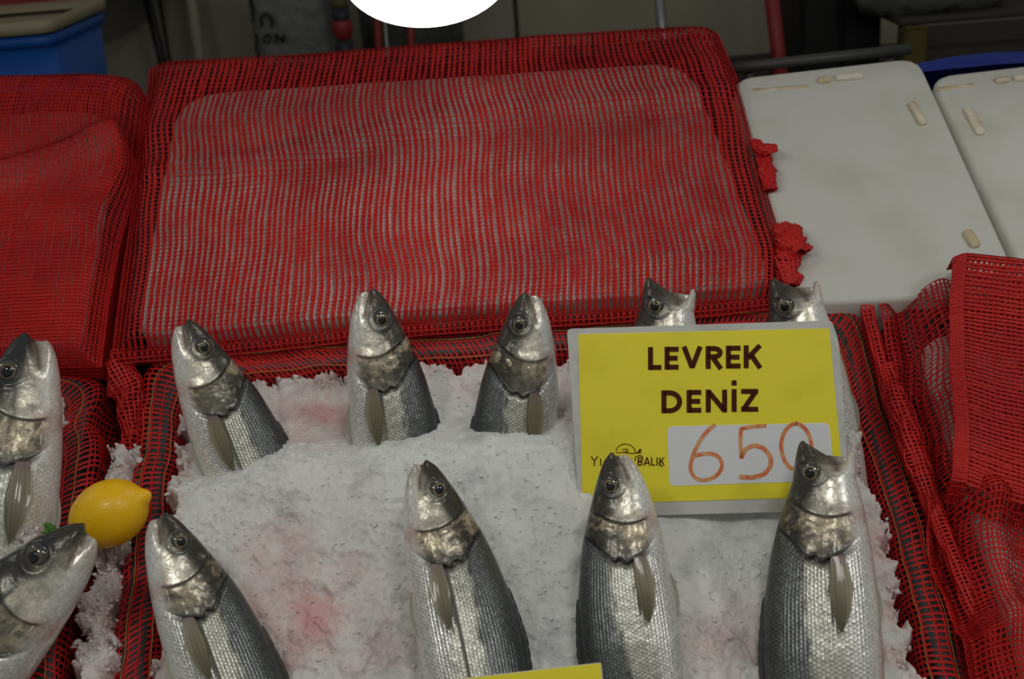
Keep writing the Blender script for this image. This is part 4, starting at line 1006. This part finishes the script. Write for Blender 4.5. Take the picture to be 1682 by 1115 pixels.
# red cup with dark band and yellow lid
Z = 2.2; pcx, _, py_ = span(562, 562, 40, Z); rr = 17 * Z / FPX; zc = lambda y: zof(562, y, Z)
cup = thing('stacked_canister', (pcx, py_, CZ), 'red canister with navy band and yellow lid beside the sack', 'canister')
part('base', *loft(rings([(rr * .8, CZ), (rr * .85, zc(84)), (rr * .8, zc(68))], 24, (pcx, py_, 0))), 'navy_plastic', cup)
part('red_body', *loft(rings([(rr * .55, zc(69)), (rr * .9, zc(60)), (rr, zc(50)), (rr, zc(34)), (rr * .9, zc(32))], 24, (pcx, py_, 0))), 'red_paint', cup)
part('band', *loft(rings([(rr * .8, zc(33)), (rr * .85, zc(28)), (rr * .82, zc(11))], 24, (pcx, py_, 0))), 'navy_plastic', cup)
part('lid', *loft(rings([(rr * .82, zc(10.5)), (rr * .84, zc(4)), (rr * .6, zc(-14))], 24, (pcx, py_, 0))), 'yellow_plastic', cup)
# navy drum and bluish panel under the lamp
Z = 2.45; xa, xb, yd = span(585, 760, 50, Z)
dr = thing('grey_drum', ((xa + xb) / 2, yd, CZ), 'grey drum with navy patch behind the red poles', 'drum'); rd = (xb - xa) / 2
part('drum_body', *loft(rings([(rd, CZ), (rd, zof(670, 20, Z)), (rd * 1.03, zof(670, 15, Z)), (rd, zof(670, 10, Z)), (rd, zof(670, -80, Z))], 36, ((xa + xb) / 2, yd + .09, 0))), 'grey_film', dr)
# dark cabinet, shelf with bag, blue tarp on the right
Z = 2.15; xa, xb, yd = span(1316, 1452, 50, Z)
cab = thing('dark_cabinet', ((xa + xb) / 2, yd + .1, CZ), 'nearly black cabinet behind the white foam box', 'cabinet')
part('cabinet_body', *box_vf((xa, yd + .012, CZ), (xb, yd + .25, zof(1380, -80, Z)), .006), 'dark_cabinet', cab, sm=False)
mx_ = (xa + xb) / 2
for a, b in ((xa, mx_), (mx_, xb)): part('door', *box_vf((a + .004, yd, CZ + .01), (b - .004, yd + .011, zof(1380, -84, Z)), .003), 'dark_cabinet', cab, sm=False)
Z = 2.0; xa, xb, yd = span(1476, 1800, 60, Z); za, zb = zof(1560, 74, Z), zof(1560, 36, Z)
bx_ = thing('wooden_crate', ((xa + xb) / 2, yd, CZ), 'dim brown wooden crate behind the right foam boxes', 'crate')
nb = 4; hbd = (zb - CZ) / nb
for i in range(nb): part('board', *box_vf((xa, yd, CZ + i * hbd + .003), (xb, yd + .012, CZ + (i + 1) * hbd - .003), .002), 'shelf_board', bx_, sm=False)
for x in (xa + .01, xb - .04): part('corner_post', *box_vf((x, yd + .0125, CZ), (x + .03, yd + .045, zb)), 'shelf_board', bx_, sm=False)
part('top_board', *box_vf((xa, yd, zb), (xb, yd + .22, zb + .012)), 'shelf_board', bx_, sm=False)
p0 = at_depth(1540, 30, 2.04)
pb = thing('plastic_bag', (p0[0], yd + .1, zb + .012), 'crumpled dark grey plastic bag on the wooden crate', 'bag')
L = []
for q, (hx, hy) in enumerate(((.11, .06), (.13, .075), (.125, .07), (.10, .055), (.05, .03))):
    a = np.linspace(0, 2 * math.pi, 28, endpoint=False); r = 1 + .22 * fbm(np.cos(a) * 1.5 + q * .7, np.sin(a) * 1.5, 400, 3)
    L.append(np.column_stack([p0[0] + hx * r * np.cos(a), yd + .1 + hy * r * np.sin(a), np.full(28, zb + .0125 + q * .024)]))
part('bag_body', *loft(L), 'grey_film', pb)
ye = thing('yellow_carton', at_depth(1495, 60, 1.97), 'small dull yellow carton before the wooden crate', 'carton'); q = at_depth(1495, 62, 1.96)
part('carton_body', *box_vf((q[0] - .018, q[1] - .03, CZ), (q[0] + .018, q[1] - .002, zof(1495, 42, 1.96))), 'yellow_plastic', ye, sm=False); part('flap', *box_vf((q[0] - .018, q[1] - .03, zof(1495, 42, 1.96)), (q[0] + .018, q[1] - .016, zof(1495, 42, 1.96) + .003)), 'yellow_plastic', ye, sm=False)
# steel edge and blue tarp right behind the foam boxes
a, b = on_w(1206, 124, -24), on_w(1500, 92, -24); er = S(np.array([a, b])); 
rail = thing('steel_rail', er[0], 'dull steel rail along the back edge of the right foam boxes', 'rail')
Vr, Fr_ = tube_vf([er[0] + FV * .012, (er[0] + er[1]) / 2 + FV * .012, er[1] + FV * .012], .006, 12); part('rail_bar', Vr, Fr_, 'dull_steel', rail)
for k in (0, 1): p = er[k] + FV * .02; part('rail_leg', *tube_vf([p + (FU if k == 0 else -FU) * .02, p + (FU if k == 0 else -FU) * .02 - np.array([0, 0, .10]), p + (FU if k == 0 else -FU) * .02 - np.array([0, 0, .32])], .005, 10), 'dull_steel', rail)
bt = px_patch([(1500, 108), (1560, 96), (1682, 82), (1800, 66)], [(1500, 122), (1600, 112), (1700, 100), (1820, 84)], [(1500, 108), (1500, 122)], [(1800, 66), (1820, 84)], -34, 40, 14)
bt[..., 2] += .003 * fbm(bt[..., 0] * 20, bt[..., 1] * 20, 500, 2); Bt = S(bt); n1, n2 = Bt.shape[:2]; g = grid_faces(n1, n2); tv = Bt.reshape(-1, 3)
idx = np.arange(n1 * n2).reshape(n1, n2); bd = np.concatenate([idx[0], idx[1:, -1], idx[-1, -2::-1], idx[-2:0:-1, 0]])
sf = np.array([(bd[i], bd[(i + 1) % len(bd)], bd[(i + 1) % len(bd)] + n1 * n2, bd[i] + n1 * n2) for i in range(len(bd))])
part('blue_tarp', np.vstack([tv, tv - FW * .16]), np.vstack([g, g[:, ::-1] + n1 * n2, sf]), 'blue_tarp', None, label='strip of blue tarp bundle behind the right foam boxes', cat='tarp')

# ================================================================== HANGING BULBS
rail_z = 2.35
def bulb(p, label, m='bulb', g=1.0):
    o = thing('hanging_bulb', p, label, 'lamp', 'bulbs hanging over the stall'); A = .066 * g; H = .042 * g
    prof = [(max(A * math.sin(q), .0005), H - H * math.cos(q)) for q in np.linspace(0, math.pi / 2, 14)]
    part('diffuser', *loft(rings(prof, 40, p)), m, o)
    part('housing', *loft(rings([(A * 1.0, H + .0005), (A * 1.04, H + .004), (A * 1.02, H + .03), (.05 * g, H + .07), (.03, H + .10), (.02, H + .105)], 40, p)), 'lamp_white', o)
    part('socket', *loft(rings([(.019, H + .106), (.021, H + .11), (.021, H + .155), (.008, H + .165)], 20, p)), 'black_plastic', o)
    part('cord', *tube_vf([p + [0, 0, H + .165], p + [0, 0, (rail_z - p[2]) * .5 + .1], np.array([p[0], p[1], rail_z])], .0035, 8), 'cord', o)
main = at_depth(710, 43, .95)
places = [(0, 0, 'shining white bulb hanging in view at the top of the picture')]
for i, (dx, dy, dz, nm) in enumerate([(-.72, -.02, .05, 'bulb out of view over the left end of the stall'), (.72, .02, .05, 'bulb out of view over the right end of the stall'),
                       (-.45, -.80, .55, 'bulb out of view over the front left of the stall'), (.28, -.80, .55, 'bulb out of view over the front middle of the stall'), (1.0, -.80, .55, 'bulb out of view over the front right of the stall')]):
    bulb(main + np.array([dx, dy, dz]), nm, *(('bulb_bright', 1.6) if dy < -.3 else ('bulb', 1.0)))
bulb(main, places[0][2])
rl = thing('lamp_rail', (main[0], main[1], rail_z), 'pair of steel lamp rails above the stall, out of view', 'rail')
for dy in (0, -.80):
    part('bar', *box_vf((-2.3, main[1] + dy - .04, rail_z - .001), (2.9, main[1] + dy + .04, rail_z + .03)), 'steel', rl, sm=False)
for x in (-2.2, 2.8):
    part('upright', *box_vf((x - .02, main[1] - .85, rail_z + .03), (x + .02, main[1] + .06, rail_z + .07)), 'steel', rl, sm=False)
    part('post', *box_vf((x - .025, main[1] - .37, 0), (x + .025, main[1] - .32, rail_z + .03)), 'steel', rl, sm=False)
